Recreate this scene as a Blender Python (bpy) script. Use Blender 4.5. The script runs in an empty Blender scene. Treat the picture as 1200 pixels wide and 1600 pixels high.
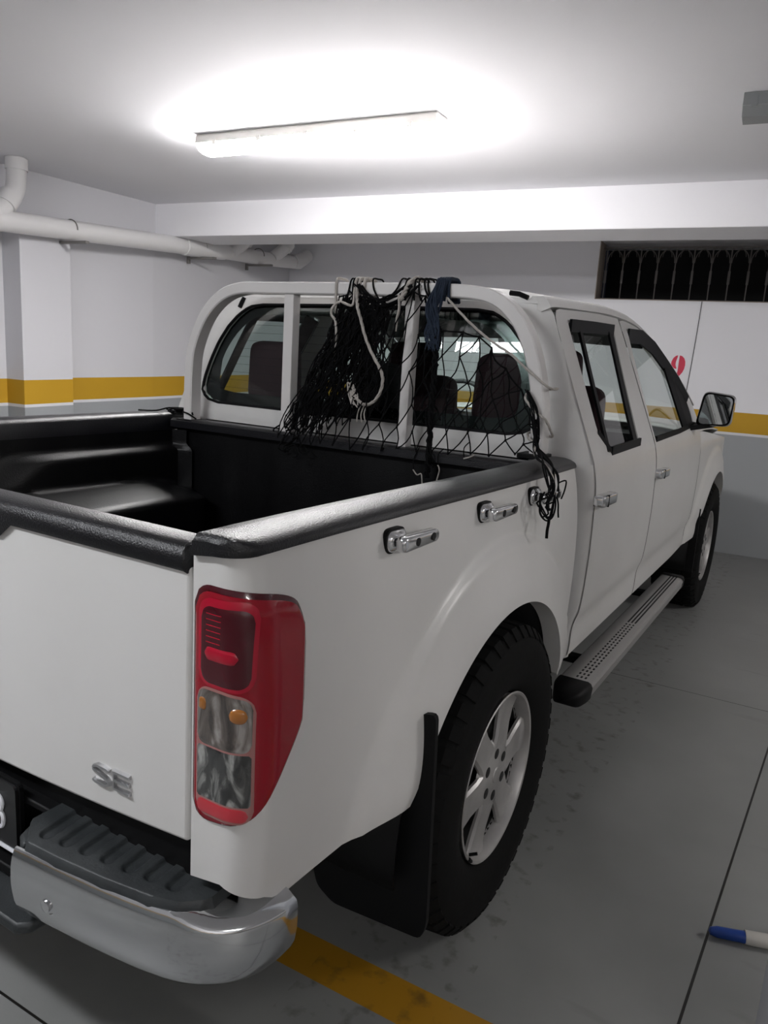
import bpy, math, random
from mathutils import Vector, Matrix
random.seed(7)
S = bpy.context.scene
COL = S.collection
PI = math.pi

# ------------------------------------------------------------------ camera
F_PX = 1190.008; PITCH = 0.2006155; ROLL = 0.0610369; HEAD = 0.5315076
CAM = Vector((1.48885, -1.64342, 1.37032))
ROOM = 0.08                                    # the garage is turned a little against the truck
sh, ch = math.sin(HEAD), math.cos(HEAD)
fh = Vector((-sh, ch, 0)); rh = Vector((ch, sh, 0)); up = Vector((0, 0, 1))
fwd = fh*math.cos(PITCH) - up*math.sin(PITCH)
upc = up*math.cos(PITCH) + fh*math.sin(PITCH)
cr = rh*math.cos(ROLL) + upc*math.sin(ROLL)
cu = -rh*math.sin(ROLL) + upc*math.cos(ROLL)
cd = bpy.data.cameras.new('camera'); co = bpy.data.objects.new('camera', cd); COL.objects.link(co)
M = Matrix((cr, cu, -fwd)).transposed().to_4x4(); M.translation = CAM
co.matrix_world = M
cd.sensor_fit = 'VERTICAL'; cd.sensor_height = 36; cd.sensor_width = 27; cd.lens = F_PX/1600*36
cd.clip_start = 0.05
S.camera = co

# ------------------------------------------------------------------ world and exposure
W = bpy.data.worlds.new('night'); S.world = W; W.use_nodes = True
W.node_tree.nodes['Background'].inputs[0].default_value = (0.002, 0.002, 0.003, 1)
W.node_tree.nodes['Background'].inputs[1].default_value = 1.0
S.view_settings.view_transform = 'Standard'; S.view_settings.look = 'None'
S.view_settings.exposure = 1.05; S.view_settings.gamma = 1.0
S.view_settings.use_curve_mapping = False
LAMP_E = 64.0            # glow of the lit tube fixture seen in the photo
REAR_E = 38.0             # glow of the same kind of fixtures further back in the garage
FILL_E = 51.0           # glow of the two added, unseen fill lights to the right
CEIL = 2.40

def rot(x, y):
    return (x*math.cos(ROOM) - y*math.sin(ROOM), x*math.sin(ROOM) + y*math.cos(ROOM))

# ------------------------------------------------------------------ materials
def mat(name, col, rough=.5, metal=0., coat=0., spec=.5, coat_rough=.03):
    m = bpy.data.materials.new(name); m.use_nodes = True
    b = m.node_tree.nodes['Principled BSDF']
    b.inputs['Base Color'].default_value = (*col, 1); b.inputs['Roughness'].default_value = rough
    b.inputs['Metallic'].default_value = metal; b.inputs['Coat Weight'].default_value = coat
    b.inputs['Coat Roughness'].default_value = coat_rough
    b.inputs['Specular IOR Level'].default_value = spec
    return m
def nodes(m): return m.node_tree.nodes, m.node_tree.links, m.node_tree.nodes['Principled BSDF']
def noise_bump(m, scale, strength, dist=.01, detail=4, coords='Object'):
    n, l, b = nodes(m)
    tc = n.new('ShaderNodeTexCoord'); t = n.new('ShaderNodeTexNoise'); bp = n.new('ShaderNodeBump')
    t.inputs['Scale'].default_value = scale; t.inputs['Detail'].default_value = detail
    bp.inputs['Strength'].default_value = strength; bp.inputs['Distance'].default_value = dist
    l.new(tc.outputs[coords], t.inputs['Vector']); l.new(t.outputs['Fac'], bp.inputs['Height'])
    l.new(bp.outputs['Normal'], b.inputs['Normal'])
    return t
def noise_col(m, scale, c1, c2, lo=.35, hi=.65, detail=5):
    n, l, b = nodes(m)
    tc = n.new('ShaderNodeTexCoord'); t = n.new('ShaderNodeTexNoise'); r = n.new('ShaderNodeValToRGB')
    t.inputs['Scale'].default_value = scale; t.inputs['Detail'].default_value = detail
    r.color_ramp.elements[0].position = lo; r.color_ramp.elements[1].position = hi
    r.color_ramp.elements[0].color = (*c1, 1); r.color_ramp.elements[1].color = (*c2, 1)
    l.new(tc.outputs['Object'], t.inputs['Vector']); l.new(t.outputs['Fac'], r.inputs['Fac'])
    l.new(r.outputs['Color'], b.inputs['Base Color'])
    return r
def emis(name, col, e):
    m = mat(name, col, .4); b = m.node_tree.nodes['Principled BSDF']
    b.inputs['Emission Color'].default_value = (*col, 1); b.inputs['Emission Strength'].default_value = e
    return m
def glassy(name, tint, ior=1.45, rough=0.0):
    m = bpy.data.materials.new(name); m.use_nodes = True
    n, l = m.node_tree.nodes, m.node_tree.links; n.clear()
    o = n.new('ShaderNodeOutputMaterial'); t = n.new('ShaderNodeBsdfTransparent'); g = n.new('ShaderNodeBsdfGlossy')
    f = n.new('ShaderNodeFresnel'); mx = n.new('ShaderNodeMixShader'); ge = n.new('ShaderNodeNewGeometry'); mr = n.new('ShaderNodeMapRange')
    mr.inputs['To Min'].default_value = ior; mr.inputs['To Max'].default_value = 1/ior     # same reflection from both faces of the pane
    l.new(ge.outputs['Backfacing'], mr.inputs['Value']); l.new(mr.outputs[0], f.inputs['IOR'])
    t.inputs[0].default_value = (*tint, 1); g.inputs['Roughness'].default_value = rough
    l.new(f.outputs[0], mx.inputs[0]); l.new(t.outputs[0], mx.inputs[1]); l.new(g.outputs[0], mx.inputs[2])
    l.new(mx.outputs[0], o.inputs[0])
    return m

PAINT = mat('white_car_paint', (.66, .645, .61), .45, 0, .35, .35, .24)
noise_col(PAINT, 3.0, (.62, .611, .598), (.665, .657, .645), .3, .7)
BLACKGAP = mat('dark_gap', (.006, .006, .006), .8)
LINER = mat('black_bed_plastic', (.0025, .0025, .003), .40, 0, 0, .25); noise_bump(LINER, 220, .25, .002)
CAP = mat('black_textured_cap', (.004, .004, .006), .30, 0, 0, .5); noise_bump(CAP, 330, .55, .0025, 6)
RUBBER = mat('tyre_rubber', (.005, .005, .005), .8, 0, 0, .12); noise_bump(RUBBER, 60, .2, .003)
PLASTIC = mat('black_plastic', (.003, .003, .0035), .55, 0, 0, .2)
PADMAT = mat('grey_step_pad', (.028, .032, .034), .5, 0, 0, .5); noise_bump(PADMAT, 260, .25, .002)
noise_col(PADMAT, 14, (.016, .019, .021), (.032, .036, .038))
CHROME = mat('chrome', (.62, .63, .64), .10, 1)
noise_bump(CHROME, 6, .03, .02)
CHROME2 = mat('bright_chrome', (.72, .72, .73), .14, 1)
SATIN = mat('satin_badge', (.55, .55, .56), .30, 1)
ALLOY = mat('alloy_rim', (.40, .39, .385), .42, .55); noise_col(ALLOY, 9, (.33, .32, .315), (.44, .43, .42))
ALU = mat('step_aluminium', (.42, .41, .40), .40, .7); 
BARPAINT = mat('white_bar_paint', (.68, .66, .65), .32, 0, .5)
WIN = glassy('dark_rear_glass', (.60, .70, .67), 1.5)
WINS = glassy('side_glass', (.84, .90, .88), 1.6)
WSCREEN = glassy('windscreen_glass', (.93, .97, .95), 1.4)
FRIT = mat('black_glass_border', (.004, .004, .005), .15)
SEAL = mat('window_rubber', (.004, .004, .005), .6, 0, 0, .15)
VISOR = mat('smoked_visor', (.010, .011, .013), .55, 0, 0, .15)
SEATM = mat('maroon_seat_fabric', (.055, .018, .026), .85)
CABIN = mat('dark_cabin', (.012, .013, .015), .7)
RED = mat('red_lens', (.27, .002, .012), .14, 0, .35, .35); 
RED2 = mat('red_lens_inner', (.40, .004, .024), .25, 0, .4, .35)
DKRED = mat('dark_red_reflector', (.060, .001, .006), .2, 0, .5, .4)
CLEARR = mat('clear_reflector', (.38, .37, .36), .18, .8, 1)
AMBER = mat('amber_bulb', (.34, .12, .015), .25, 0, 1)
LPLATE = mat('black_plate', (.008, .008, .009), .35)
WHITEP = mat('white_character', (.75, .76, .80), .5)
MIRR = mat('mirror_glass', (.80, .84, .84), .02, 1)
NET = mat('black_net_cord', (.003, .003, .0035), .9, 0, 0, .15)
ROPEW = mat('grubby_white_rope', (.42, .39, .36), .9); noise_bump(ROPEW, 400, .5, .002)
ROPEB = mat('blue_rope', (.012, .021, .040), .95); noise_bump(ROPEB, 300, .6, .003)
PIPE = mat('white_pipe', (.68, .67, .67), .35); 
GREYM = mat('grey_bracket', (.22, .21, .20), .55, .4)
WALLM = mat('white_wall_paint', (.66, .655, .69), .75); noise_bump(WALLM, 6, .06, .03)
CEILM = mat('ceiling_paint', (.79, .785, .815), .8); noise_bump(CEILM, 3, .05, .03)
PILLM = mat('pillar_paint', (.50, .51, .54), .6)
GRILLE = mat('grille_metal', (.12, .11, .105), .6, .2)
REVEAL = mat('grimy_reveal', (.32, .27, .23), .8)
FIXT = mat('fixture_white', (.60, .58, .55), .45)
GREYF = mat('grey_fixture', (.25, .26, .265), .5)
REDP = mat('red_stencil_paint', (.55, .035, .075), .7)
BLUEP = mat('blue_handle', (.006, .045, .26), .35)
WHITEH = mat('white_handle', (.50, .48, .44), .4)
DRUM_SHADE = mat('drum_shade_black', (.006, .006, .006), .8, .0)  # drum coloured black, the shade inside the wheel is in the colour
GLOW = emis('tube_glow', (1, .98, .97), LAMP_E)
GLOW2 = emis('tube_glow_further', (.95, .97, 1), REAR_E)
FILL_GLOW = emis('fill_glow_right', (1, .975, .95), FILL_E)

def floor_material():
    m = mat('painted_concrete', (.2, .2, .2), .42, 0, 0, .45)
    n, l, b = nodes(m)
    tc = n.new('ShaderNodeTexCoord'); sep = n.new('ShaderNodeSeparateXYZ'); l.new(tc.outputs['Object'], sep.inputs[0])
    def math_(op, a, c=None):
        q = n.new('ShaderNodeMath'); q.operation = op
        for i, v in enumerate((a, c)):
            if v is None: continue
            if isinstance(v, (int, float)): q.inputs[i].default_value = v
            else: l.new(v, q.inputs[i])
        return q.outputs[0]
    no = n.new('ShaderNodeTexNoise'); no.inputs['Scale'].default_value = 2.2; no.inputs['Detail'].default_value = 8
    l.new(tc.outputs['Object'], no.inputs['Vector'])
    r = n.new('ShaderNodeValToRGB'); l.new(no.outputs['Fac'], r.inputs[0])
    r.color_ramp.elements[0].position = .3; r.color_ramp.elements[1].position = .72
    r.color_ramp.elements[0].color = (.205, .208, .203, 1); r.color_ramp.elements[1].color = (.265, .268, .262, 1)
    # dark streaks and tyre stains
    n2 = n.new('ShaderNodeTexNoise'); n2.inputs['Scale'].default_value = 5; n2.inputs['Detail'].default_value = 6
    mp = n.new('ShaderNodeMapping'); mp.inputs['Scale'].default_value = (.35, 2.2, 1); mp.inputs['Rotation'].default_value = (0, 0, .5)
    l.new(tc.outputs['Object'], mp.inputs[0]); l.new(mp.outputs[0], n2.inputs['Vector'])
    st = n.new('ShaderNodeMapRange'); st.inputs['From Min'].default_value = .64; st.inputs['From Max'].default_value = .78
    st.inputs['To Max'].default_value = .35; l.new(n2.outputs['Fac'], st.inputs['Value'])
    mx = n.new('ShaderNodeMix'); mx.data_type = 'RGBA'; l.new(st.outputs[0], mx.inputs['Factor']); l.new(r.outputs[0], mx.inputs['A'])
    mx.inputs['B'].default_value = (.075, .075, .07, 1)
    # yellow bay line, y in truck axes
    y = sep.outputs['Y']; x = sep.outputs['X']
    yy = math_('SUBTRACT', y, math_('MULTIPLY', x, .032))
    a1 = math_('GREATER_THAN', yy, -.457); a2 = math_('LESS_THAN', yy, -.345)
    ys = math_('MULTIPLY', a1, a2)
    n3 = n.new('ShaderNodeTexNoise'); n3.inputs['Scale'].default_value = 22; n3.inputs['Detail'].default_value = 3
    l.new(tc.outputs['Object'], n3.inputs['Vector'])
    r3 = n.new('ShaderNodeMapRange'); r3.inputs['From Min'].default_value = .55; r3.inputs['From Max'].default_value = .75
    l.new(n3.outputs['Fac'], r3.inputs['Value'])
    # dirty patch where tyres roll: x around .75
    dx = math_('ABSOLUTE', math_('SUBTRACT', x, .80)); near = math_('LESS_THAN', dx, .16)
    dirt = math_('MULTIPLY', math_('MULTIPLY', r3.outputs[0], near), .55)
    my = n.new('ShaderNodeMix'); my.data_type = 'RGBA'; l.new(ys, my.inputs['Factor']); l.new(mx.outputs['Result'], my.inputs['A'])
    my.inputs['B'].default_value = (.40, .20, .012, 1)
    md = n.new('ShaderNodeMix'); md.data_type = 'RGBA'; l.new(dirt, md.inputs['Factor']); l.new(my.outputs['Result'], md.inputs['A'])
    md.inputs['B'].default_value = (.04, .03, .02, 1)
    # thin saw cuts
    def line(expr, c0, w):
        return math_('LESS_THAN', math_('ABSOLUTE', math_('SUBTRACT', expr, c0)), w)
    l1 = line(math_('SUBTRACT', x, math_('MULTIPLY', y, .034)), 1.3877, .0032)
    l2 = line(math_('SUBTRACT', y, math_('MULTIPLY', x, .025)), 1.761, .0022)
    l3 = line(math_('SUBTRACT', y, math_('MULTIPLY', x, .03)), -.8443, .0028)
    ls = math_('MAXIMUM', math_('MAXIMUM', l1, l2), l3)
    ml = n.new('ShaderNodeMix'); ml.data_type = 'RGBA'; l.new(ls, ml.inputs['Factor']); l.new(md.outputs['Result'], ml.inputs['A'])
    ml.inputs['B'].default_value = (.008, .007, .006, 1)
    l.new(ml.outputs['Result'], b.inputs['Base Color'])
    rr = n.new('ShaderNodeMapRange'); l.new(no.outputs['Fac'], rr.inputs['Value']); rr.inputs['To Min'].default_value = .34; rr.inputs['To Max'].default_value = .58
    l.new(rr.outputs[0], b.inputs['Roughness'])
    bp = n.new('ShaderNodeBump'); bp.inputs['Strength'].default_value = .12; bp.inputs['Distance'].default_value = .01
    l.new(no.outputs['Fac'], bp.inputs['Height']); l.new(bp.outputs[0], b.inputs['Normal'])
    return m
FLOORM = floor_material()

def dado_material(name, slope=0., zoff=0., w=.66):
    """white wall above, yellow band, thin white line, grey dado below; bands by height"""
    m = mat(name, (.6, .6, .6), .7)
    n, l, b = nodes(m)
    tc = n.new('ShaderNodeTexCoord'); sep = n.new('ShaderNodeSeparateXYZ'); l.new(tc.outputs['Object'], sep.inputs[0])
    a = n.new('ShaderNodeMath'); a.operation = 'MULTIPLY_ADD'; l.new(sep.outputs['Y'], a.inputs[0]); a.inputs[1].default_value = -slope
    a.inputs[2].default_value = -zoff
    z = n.new('ShaderNodeMath'); z.operation = 'ADD'; l.new(sep.outputs['Z'], z.inputs[0]); l.new(a.outputs[0], z.inputs[1])
    dv = n.new('ShaderNodeMath'); dv.operation = 'DIVIDE'; l.new(z.outputs[0], dv.inputs[0]); dv.inputs[1].default_value = 2.5
    r = n.new('ShaderNodeValToRGB'); l.new(dv.outputs[0], r.inputs[0]); cr_ = r.color_ramp; cr_.interpolation = 'CONSTANT'
    cr_.elements[0].position = 0; cr_.elements[0].color = (.30, .315, .325, 1)
    cr_.elements[1].position = .930/2.5; cr_.elements[1].color = (.64, .635, .655, 1)
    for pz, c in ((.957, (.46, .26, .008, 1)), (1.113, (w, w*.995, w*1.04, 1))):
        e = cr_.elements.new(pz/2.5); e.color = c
    l.new(r.outputs[0], b.inputs['Base Color'])
    t = n.new('ShaderNodeTexNoise'); t.inputs['Scale'].default_value = 7; bp = n.new('ShaderNodeBump')
    bp.inputs['Strength'].default_value = .05; bp.inputs['Distance'].default_value = .03
    l.new(tc.outputs['Object'], t.inputs[0]); l.new(t.outputs['Fac'], bp.inputs['Height']); l.new(bp.outputs[0], b.inputs['Normal'])
    return m
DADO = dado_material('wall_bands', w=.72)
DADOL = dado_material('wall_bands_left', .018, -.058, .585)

# ------------------------------------------------------------------ mesh helpers
class MB:
    def __init__(s): s.v = []; s.f = []; s.m = []
    def add(s, vs, fs, mi=0):
        o = len(s.v); s.v += [tuple(v) for v in vs]; s.f += [tuple(i+o for i in f) for f in fs]; s.m += [mi]*len(fs); return s
    def box(s, x0, x1, y0, y1, z0, z1, mi=0):
        vs = [(x, y, z) for x in (x0, x1) for y in (y0, y1) for z in (z0, z1)]
        return s.add(vs, [(0, 1, 3, 2), (4, 6, 7, 5), (0, 4, 5, 1), (2, 3, 7, 6), (0, 2, 6, 4), (1, 5, 7, 3)], mi)
    def grid(s, rows, mi=0, closed_u=False, closed_v=False):
        nu, nv = len(rows), len(rows[0]); vs = [p for r in rows for p in r]; fs = []
        for i in range(nu if closed_u else nu-1):
            for j in range(nv if closed_v else nv-1):
                a, b = i, (i+1) % nu; c, d = j, (j+1) % nv
                fs.append((a*nv+c, b*nv+c, b*nv+d, a*nv+d))
        return s.add(vs, fs, mi)
    def tube(s, path, r, n=8, cap=True, closed=False, mi=0, prof=None):
        P = [Vector(p) for p in path]; N = len(P)
        R = r if isinstance(r, (list, tuple)) else [r]*N
        T = []
        for i in range(N):
            a = P[(i-1) % N] if (closed or i > 0) else P[i]; b = P[(i+1) % N] if (closed or i < N-1) else P[i]
            t = (b-a); T.append(t.normalized() if t.length > 1e-9 else Vector((0, 0, 1)))
        u = T[0].orthogonal().normalized(); rows = []
        if prof is not None:
            u = prof[0].copy()
        for i in range(N):
            u = (u - T[i]*u.dot(T[i]))
            u = u.normalized() if u.length > 1e-6 else T[i].orthogonal().normalized()
            w = T[i].cross(u)
            if prof is None:
                rows.append([P[i] + (u*math.cos(k*2*PI/n) + w*math.sin(k*2*PI/n))*R[i] for k in range(n)])
            else:
                rows.append([P[i] + u*a_ + w*b_ for a_, b_ in prof[1]])
        s.grid(rows, mi, closed_u=closed, closed_v=True)
        if cap and not closed:
            n_ = len(rows[0]); o = len(s.v)
            s.v += [tuple(p) for p in rows[0]] + [tuple(p) for p in rows[-1]]
            s.f += [tuple(o+k for k in range(n_)), tuple(o+2*n_-1-k for k in range(n_))]; s.m += [mi, mi]
        return s
    def prism(s, pts, d, mi=0):
        """pts: closed 3D loop, extruded by vector d"""
        n = len(pts); d = Vector(d); a = [Vector(p) for p in pts]
        vs = a + [p+d for p in a]
        fs = [tuple(range(n)), tuple(range(2*n-1, n-1, -1))] + [(i, i+n, (i+1) % n+n, (i+1) % n) for i in range(n)]
        return s.add(vs, fs, mi)
    def lathe(s, prof, c, axis='x', n=48, mi=0, closed=False):
        """prof: (axial, radius)"""
        rows = []
        for k in range(n):
            a = 2*PI*k/n; row = []
            for t, r in prof:
                if axis == 'x': row.append((c[0]+t, c[1]+r*math.cos(a), c[2]+r*math.sin(a)))
                elif axis == 'y': row.append((c[0]+r*math.cos(a), c[1]+t, c[2]+r*math.sin(a)))
                else: row.append((c[0]+r*math.cos(a), c[1]+r*math.sin(a), c[2]+t))
            rows.append(row)
        return s.grid(rows, mi, closed_u=True, closed_v=closed)
    def mirror(s):
        return MBm([(-x, y, z) for x, y, z in s.v], [tuple(reversed(f)) for f in s.f], s.m)
    def build(s, name, mats, parent=None, smooth=35, bevel=0, solid=0, loc=None, segs=2, merge=True):
        me = bpy.data.meshes.new(name); me.from_pydata(s.v, [], s.f)
        for mm in (mats if isinstance(mats, (list, tuple)) else [mats]): me.materials.append(mm)
        for p, mi in zip(me.polygons, s.m): p.material_index = mi
        if merge:
            import bmesh
            bm = bmesh.new(); bm.from_mesh(me); bmesh.ops.remove_doubles(bm, verts=bm.verts, dist=1e-5)
            bmesh.ops.recalc_face_normals(bm, faces=bm.faces) if not solid else None
            bm.to_mesh(me); bm.free()
        if smooth: me.shade_smooth(); me.set_sharp_from_angle(angle=math.radians(smooth))
        o = bpy.data.objects.new(name, me); COL.objects.link(o)
        if parent: o.parent = parent
        if loc: o.location = loc
        if solid:
            q = o.modifiers.new('thickness', 'SOLIDIFY'); q.thickness = abs(solid); q.offset = -1 if solid > 0 else 1
        if bevel:
            q = o.modifiers.new('bevel', 'BEVEL'); q.width = bevel; q.segments = segs; q.limit_method = 'ANGLE'; q.angle_limit = math.radians(40)
        return o
def MBm(v, f, m):
    q = MB(); q.v = v; q.f = f; q.m = m; return q
def empty(name, loc=(0, 0, 0), parent=None):
    o = bpy.data.objects.new(name, None); COL.objects.link(o); o.location = loc; o.empty_display_size = .1
    if parent: o.parent = parent
    return o
def tag(o, label=None, cat=None, group=None, kind=None):
    if label: o['label'] = label
    if cat: o['category'] = cat
    if group: o['group'] = group
    if kind: o['kind'] = kind
    return o
def struct(o):
    o['kind'] = 'structure'; o.rotation_euler = (0, 0, ROOM); return o
def lerp(a, b, t): return a+(b-a)*t
def sst(a, b, x):
    t = max(0, min(1, (x-a)/(b-a))); return t*t*(3-2*t)
def interp(xs, ys, x):
    if x <= xs[0]: return ys[0]
    for i in range(len(xs)-1):
        if x <= xs[i+1]: return lerp(ys[i], ys[i+1], (x-xs[i])/(xs[i+1]-xs[i]))
    return ys[-1]
def smooth_interp(xs, ys, x):
    """catmull-rom style interpolation"""
    if x <= xs[0]: return ys[0]
    if x >= xs[-1]: return ys[-1]
    for i in range(len(xs)-1):
        if x <= xs[i+1]:
            h = xs[i+1]-xs[i]; t = (x-xs[i])/h
            m0 = (ys[i+1]-ys[i-1])/(xs[i+1]-xs[i-1])*h if i > 0 else (ys[i+1]-ys[i])
            m1 = (ys[i+2]-ys[i])/(xs[i+2]-xs[i])*h if i < len(xs)-2 else (ys[i+1]-ys[i])
            return (2*t**3-3*t*t+1)*ys[i]+(t**3-2*t*t+t)*m0+(-2*t**3+3*t*t)*ys[i+1]+(t**3-t*t)*m1
def cr_path(pts, n=6, closed=False):
    P = [Vector(p) for p in pts]; N = len(P); out = []
    rng = range(N if closed else N-1)
    for i in rng:
        p0 = P[(i-1) % N] if (closed or i > 0) else P[0]; p1 = P[i]; p2 = P[(i+1) % N]
        p3 = P[(i+2) % N] if (closed or i < N-2) else P[-1]
        for k in range(n):
            t = k/n
            out.append(.5*((2*p1)+(-p0+p2)*t+(2*p0-5*p1+4*p2-p3)*t*t+(-p0+3*p1-3*p2+p3)*t**3))
    if not closed: out.append(P[-1])
    return out
def round_poly(pts, r, n=5):
    """2D closed polygon with rounded corners; r number or list"""
    out = []; N = len(pts)
    for i in range(N):
        p = Vector(pts[i]); a = Vector(pts[i-1]); b = Vector(pts[(i+1) % N]); rr = r[i] if isinstance(r, (list, tuple)) else r
        da = (a-p); db = (b-p); q = min(rr, da.length*.49, db.length*.49)
        A = p+da.normalized()*q; B = p+db.normalized()*q
        for k in range(n+1):
            t = k/n; out.append(tuple((1-t)**2*A+2*t*(1-t)*p+t*t*B))
    return out
def resample(loop, n, start=None):
    """closed 2D loop resampled to n points, evenly by length"""
    L = [Vector(p) for p in loop]; N = len(L); seg = [(L[(i+1) % N]-L[i]).length for i in range(N)]; tot = sum(seg); out = []
    for k in range(n):
        d = tot*k/n; i = 0
        while i < N-1 and d > seg[i]: d -= seg[i]; i += 1
        out.append(L[i].lerp(L[(i+1) % N], min(1, d/max(seg[i], 1e-9))))
    return out
def angular(loop, n, c):
    """closed 2D loop sampled by n directions around centre c"""
    c = Vector(c); L = [Vector(p)-c for p in loop]; N = len(L); out = []
    for k in range(n):
        a = 2*PI*k/n; d = Vector((math.cos(a), math.sin(a))); best = None
        for i in range(N):
            p, q = L[i], L[(i+1) % N]; e = q-p; den = d.x*(-e.y)+d.y*e.x
            if abs(den) < 1e-12: continue
            t = (p.x*(-e.y)+p.y*e.x)/den; s_ = (d.x*p.y-d.y*p.x)/den
            if t > 0 and -1e-6 <= s_ <= 1+1e-6: best = t if best is None else max(best, t)
        out.append(c+d*(best or .01))
    return out

# ------------------------------------------------------------------ the garage
XL, XR, YB, YF = -3.00, 7.5, 4.77, -5.2         # room axes
m = MB(); m.add([(-6, -7, 0), (9, -7, 0), (9, 7, 0), (-6, 7, 0)], [(0, 1, 2, 3)])
m.box(-6, 9, -7, 7, -.2, -.001)
fl = m.build('floor', FLOORM, smooth=0); fl['kind'] = 'structure'
m = MB().box(XL-.6, XR+.2, YF-.2, YB+.6, CEIL, CEIL+.2); struct(m.build('ceiling', CEILM, smooth=0))
# left wall, leaning out of square a little towards the entrance
def wl(y): return XL-.07*(2.9-y) if y < 2.9 else XL
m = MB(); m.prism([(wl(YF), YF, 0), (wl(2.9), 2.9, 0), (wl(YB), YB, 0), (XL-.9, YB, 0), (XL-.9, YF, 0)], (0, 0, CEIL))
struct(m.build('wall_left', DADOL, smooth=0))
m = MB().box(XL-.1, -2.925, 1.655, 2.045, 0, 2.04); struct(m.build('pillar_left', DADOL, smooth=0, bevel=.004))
# back wall with the window opening
WX0, WX1, WZ0, WZ1 = -.02, 2.6, 1.935, 2.39
m = MB(); m.box(XL, WX0, YB, YB+.22, 0, CEIL); m.box(WX0, WX1, YB, YB+.22, 0, WZ0); m.box(WX1, XR, YB, YB+.22, 0, CEIL)
m.box(WX0, WX1, YB, YB+.22, WZ1, CEIL); struct(m.build('wall_back', DADO, smooth=0))
m = MB().box(WX0-.001, WX0+.006, YB-.002, YB+.21, WZ0, WZ1); m.box(WX0, WX1, YB+.005, YB+.21, WZ0-.001, WZ0+.006); m.box(WX1-.006, WX1, YB, YB+.21, WZ0, WZ1)
struct(m.build('window_1', REVEAL, smooth=0))
m = MB().box(XR, XR+.2, YF, YB+.2, 0, CEIL); struct(m.build('wall_right', DADO, smooth=0))
m = MB().box(XL-.9, XR+.2, YF-.2, YF, 0, CEIL); struct(m.build('wall_front', DADO, smooth=0))
m = MB().box(XL-.3, XR, 2.925, 3.345, 2.165, CEIL+.01); struct(m.build('trim_1', CEILM, smooth=0, bevel=.006))
m = MB().box(1.512, 1.74, -.44, -.21, 0, CEIL); struct(m.build('pillar_right', PILLM, smooth=0, bevel=.006))

def rloc(x, y, z=0): return (*rot(x, y), z)
# window grille: one thing
g = empty('window_grille', rloc(1.28, YB+.12, WZ0)); g.rotation_euler = (0, 0, ROOM)
tag(g, 'long grey metal grille of upright bars across the dark basement window', 'window grille')
m = MB(); 
for zz in (WZ0+.006, WZ1-.045): m.box(-1.29, 1.30, -.006, .006, zz-WZ0, zz-WZ0+.014)
m.build('rail', GRILLE, g, 0)
x = WX0+.04; k = 0
while x < WX1:
    m = MB(); cx = x-1.28
    m.box(cx-.0045, cx+.0045, -.004, .004, .01, .41); m.box(cx-.009, cx+.009, -.006, .006, .14, .24)
    m.build('bar', GRILLE, g, 0, bevel=.001)
    if x+.134 < WX1:
        m = MB(); m.tube([(cx+.067-.06*math.cos(a), .0, .30+.10*math.sin(a)) for a in [i*PI/10 for i in range(11)]], .0035, 5)
        m.tube([(cx+.067-.035*math.cos(a), .0, .345+.055*math.sin(a)) for a in [i*PI/8 for i in range(9)]], .0025, 5)
        m.build('arch', GRILLE, g, 30)
    x += .134; k += 1
# black backing behind the grille, its colour stands in for the night darkness
m = MB(); m.box(WX0-.1, WX1+.1, YB+.9, YB+1.0, 1.5, 2.9); m.box(WX0-.1, WX1+.1, YB+.22, YB+1.0, 1.5, 1.6)
struct(m.build('night_backing', BLACKGAP, smooth=0))

# red stencilled bay numbers, thin paint on the back wall
def stencil_nine(cx, cz, h):
    m = MB(); y = YB-.0015; w = h*.62
    def shape(pts):
        m.prism([(cx+a*w, y, cz+b*h) for a, b in pts], (0, .0012, 0))
    # left lobe: the ring's left side
    L = [(-.07, .49), (-.22, .46), (-.38, .36), (-.48, .20), (-.49, .08), (-.40, -.02), (-.25, -.10), (-.12, -.13), (-.07, -.10), (-.13, -.02), (-.17, .06), (-.17, .18), (-.13, .30), (-.09, .40)]
    shape(L)
    Rr = [(.05, .49), (.22, .46), (.38, .37), (.48, .22), (.50, .05), (.46, -.12), (.36, -.28), (.20, -.42), (.02, -.50), (-.02, -.36), (.02, -.25), (.03, -.05), (.03, .2), (.04, .4)]
    shape(Rr)
    return m
o = stencil_nine(.688, 1.437, .172).build('painted_number', REDP, None, 0); o.rotation_euler = (0, 0, ROOM)
tag(o, 'red stencilled number 9 painted on the white wall beyond the front door', 'painted number')
m = MB(); y = YB-.0015
def lobe(cx, s, h, w):
    return [(cx+s*(.06*w), y, 1.437+.5*h), (cx+s*.3*w, y, 1.437+.44*h), (cx+s*.47*w, y, 1.437+.25*h), (cx+s*.5*w, y, 1.437), (cx+s*.47*w, y, 1.437-.25*h),
            (cx+s*.3*w, y, 1.437-.44*h), (cx+s*.06*w, y, 1.437-.5*h), (cx+s*.06*w, y, 1.437-.3*h), (cx+s*.2*w, y, 1.437-.15*h), (cx+s*.2*w, y, 1.437+.15*h), (cx+s*.06*w, y, 1.437+.3*h)]
for s_ in (-1, 1): m.prism(lobe(-2.06, s_, .172, .13), (0, .0012, 0))
m.box(-2.235, -2.205, y, y+.0012, 1.351, 1.523)
o = m.build('painted_number', REDP, None, 0); o.rotation_euler = (0, 0, ROOM)
tag(o, 'red stencilled number 10 on the back wall, glimpsed through the cab windows', 'painted number')
m = MB(); m.tube([(.801, YB-.006, 1.935), (.795, YB-.006, 1.7), (.786, YB-.006, 1.45), (.774, YB-.006, 1.2), (.765, YB-.006, .95), (.76, YB-.006, .02)], .0022, 6)
o = m.build('hanging_cable', PLASTIC, None, 40); o.rotation_euler = (0, 0, ROOM)
tag(o, 'thin dark cable hanging down the white wall below the barred window', 'cable')

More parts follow.
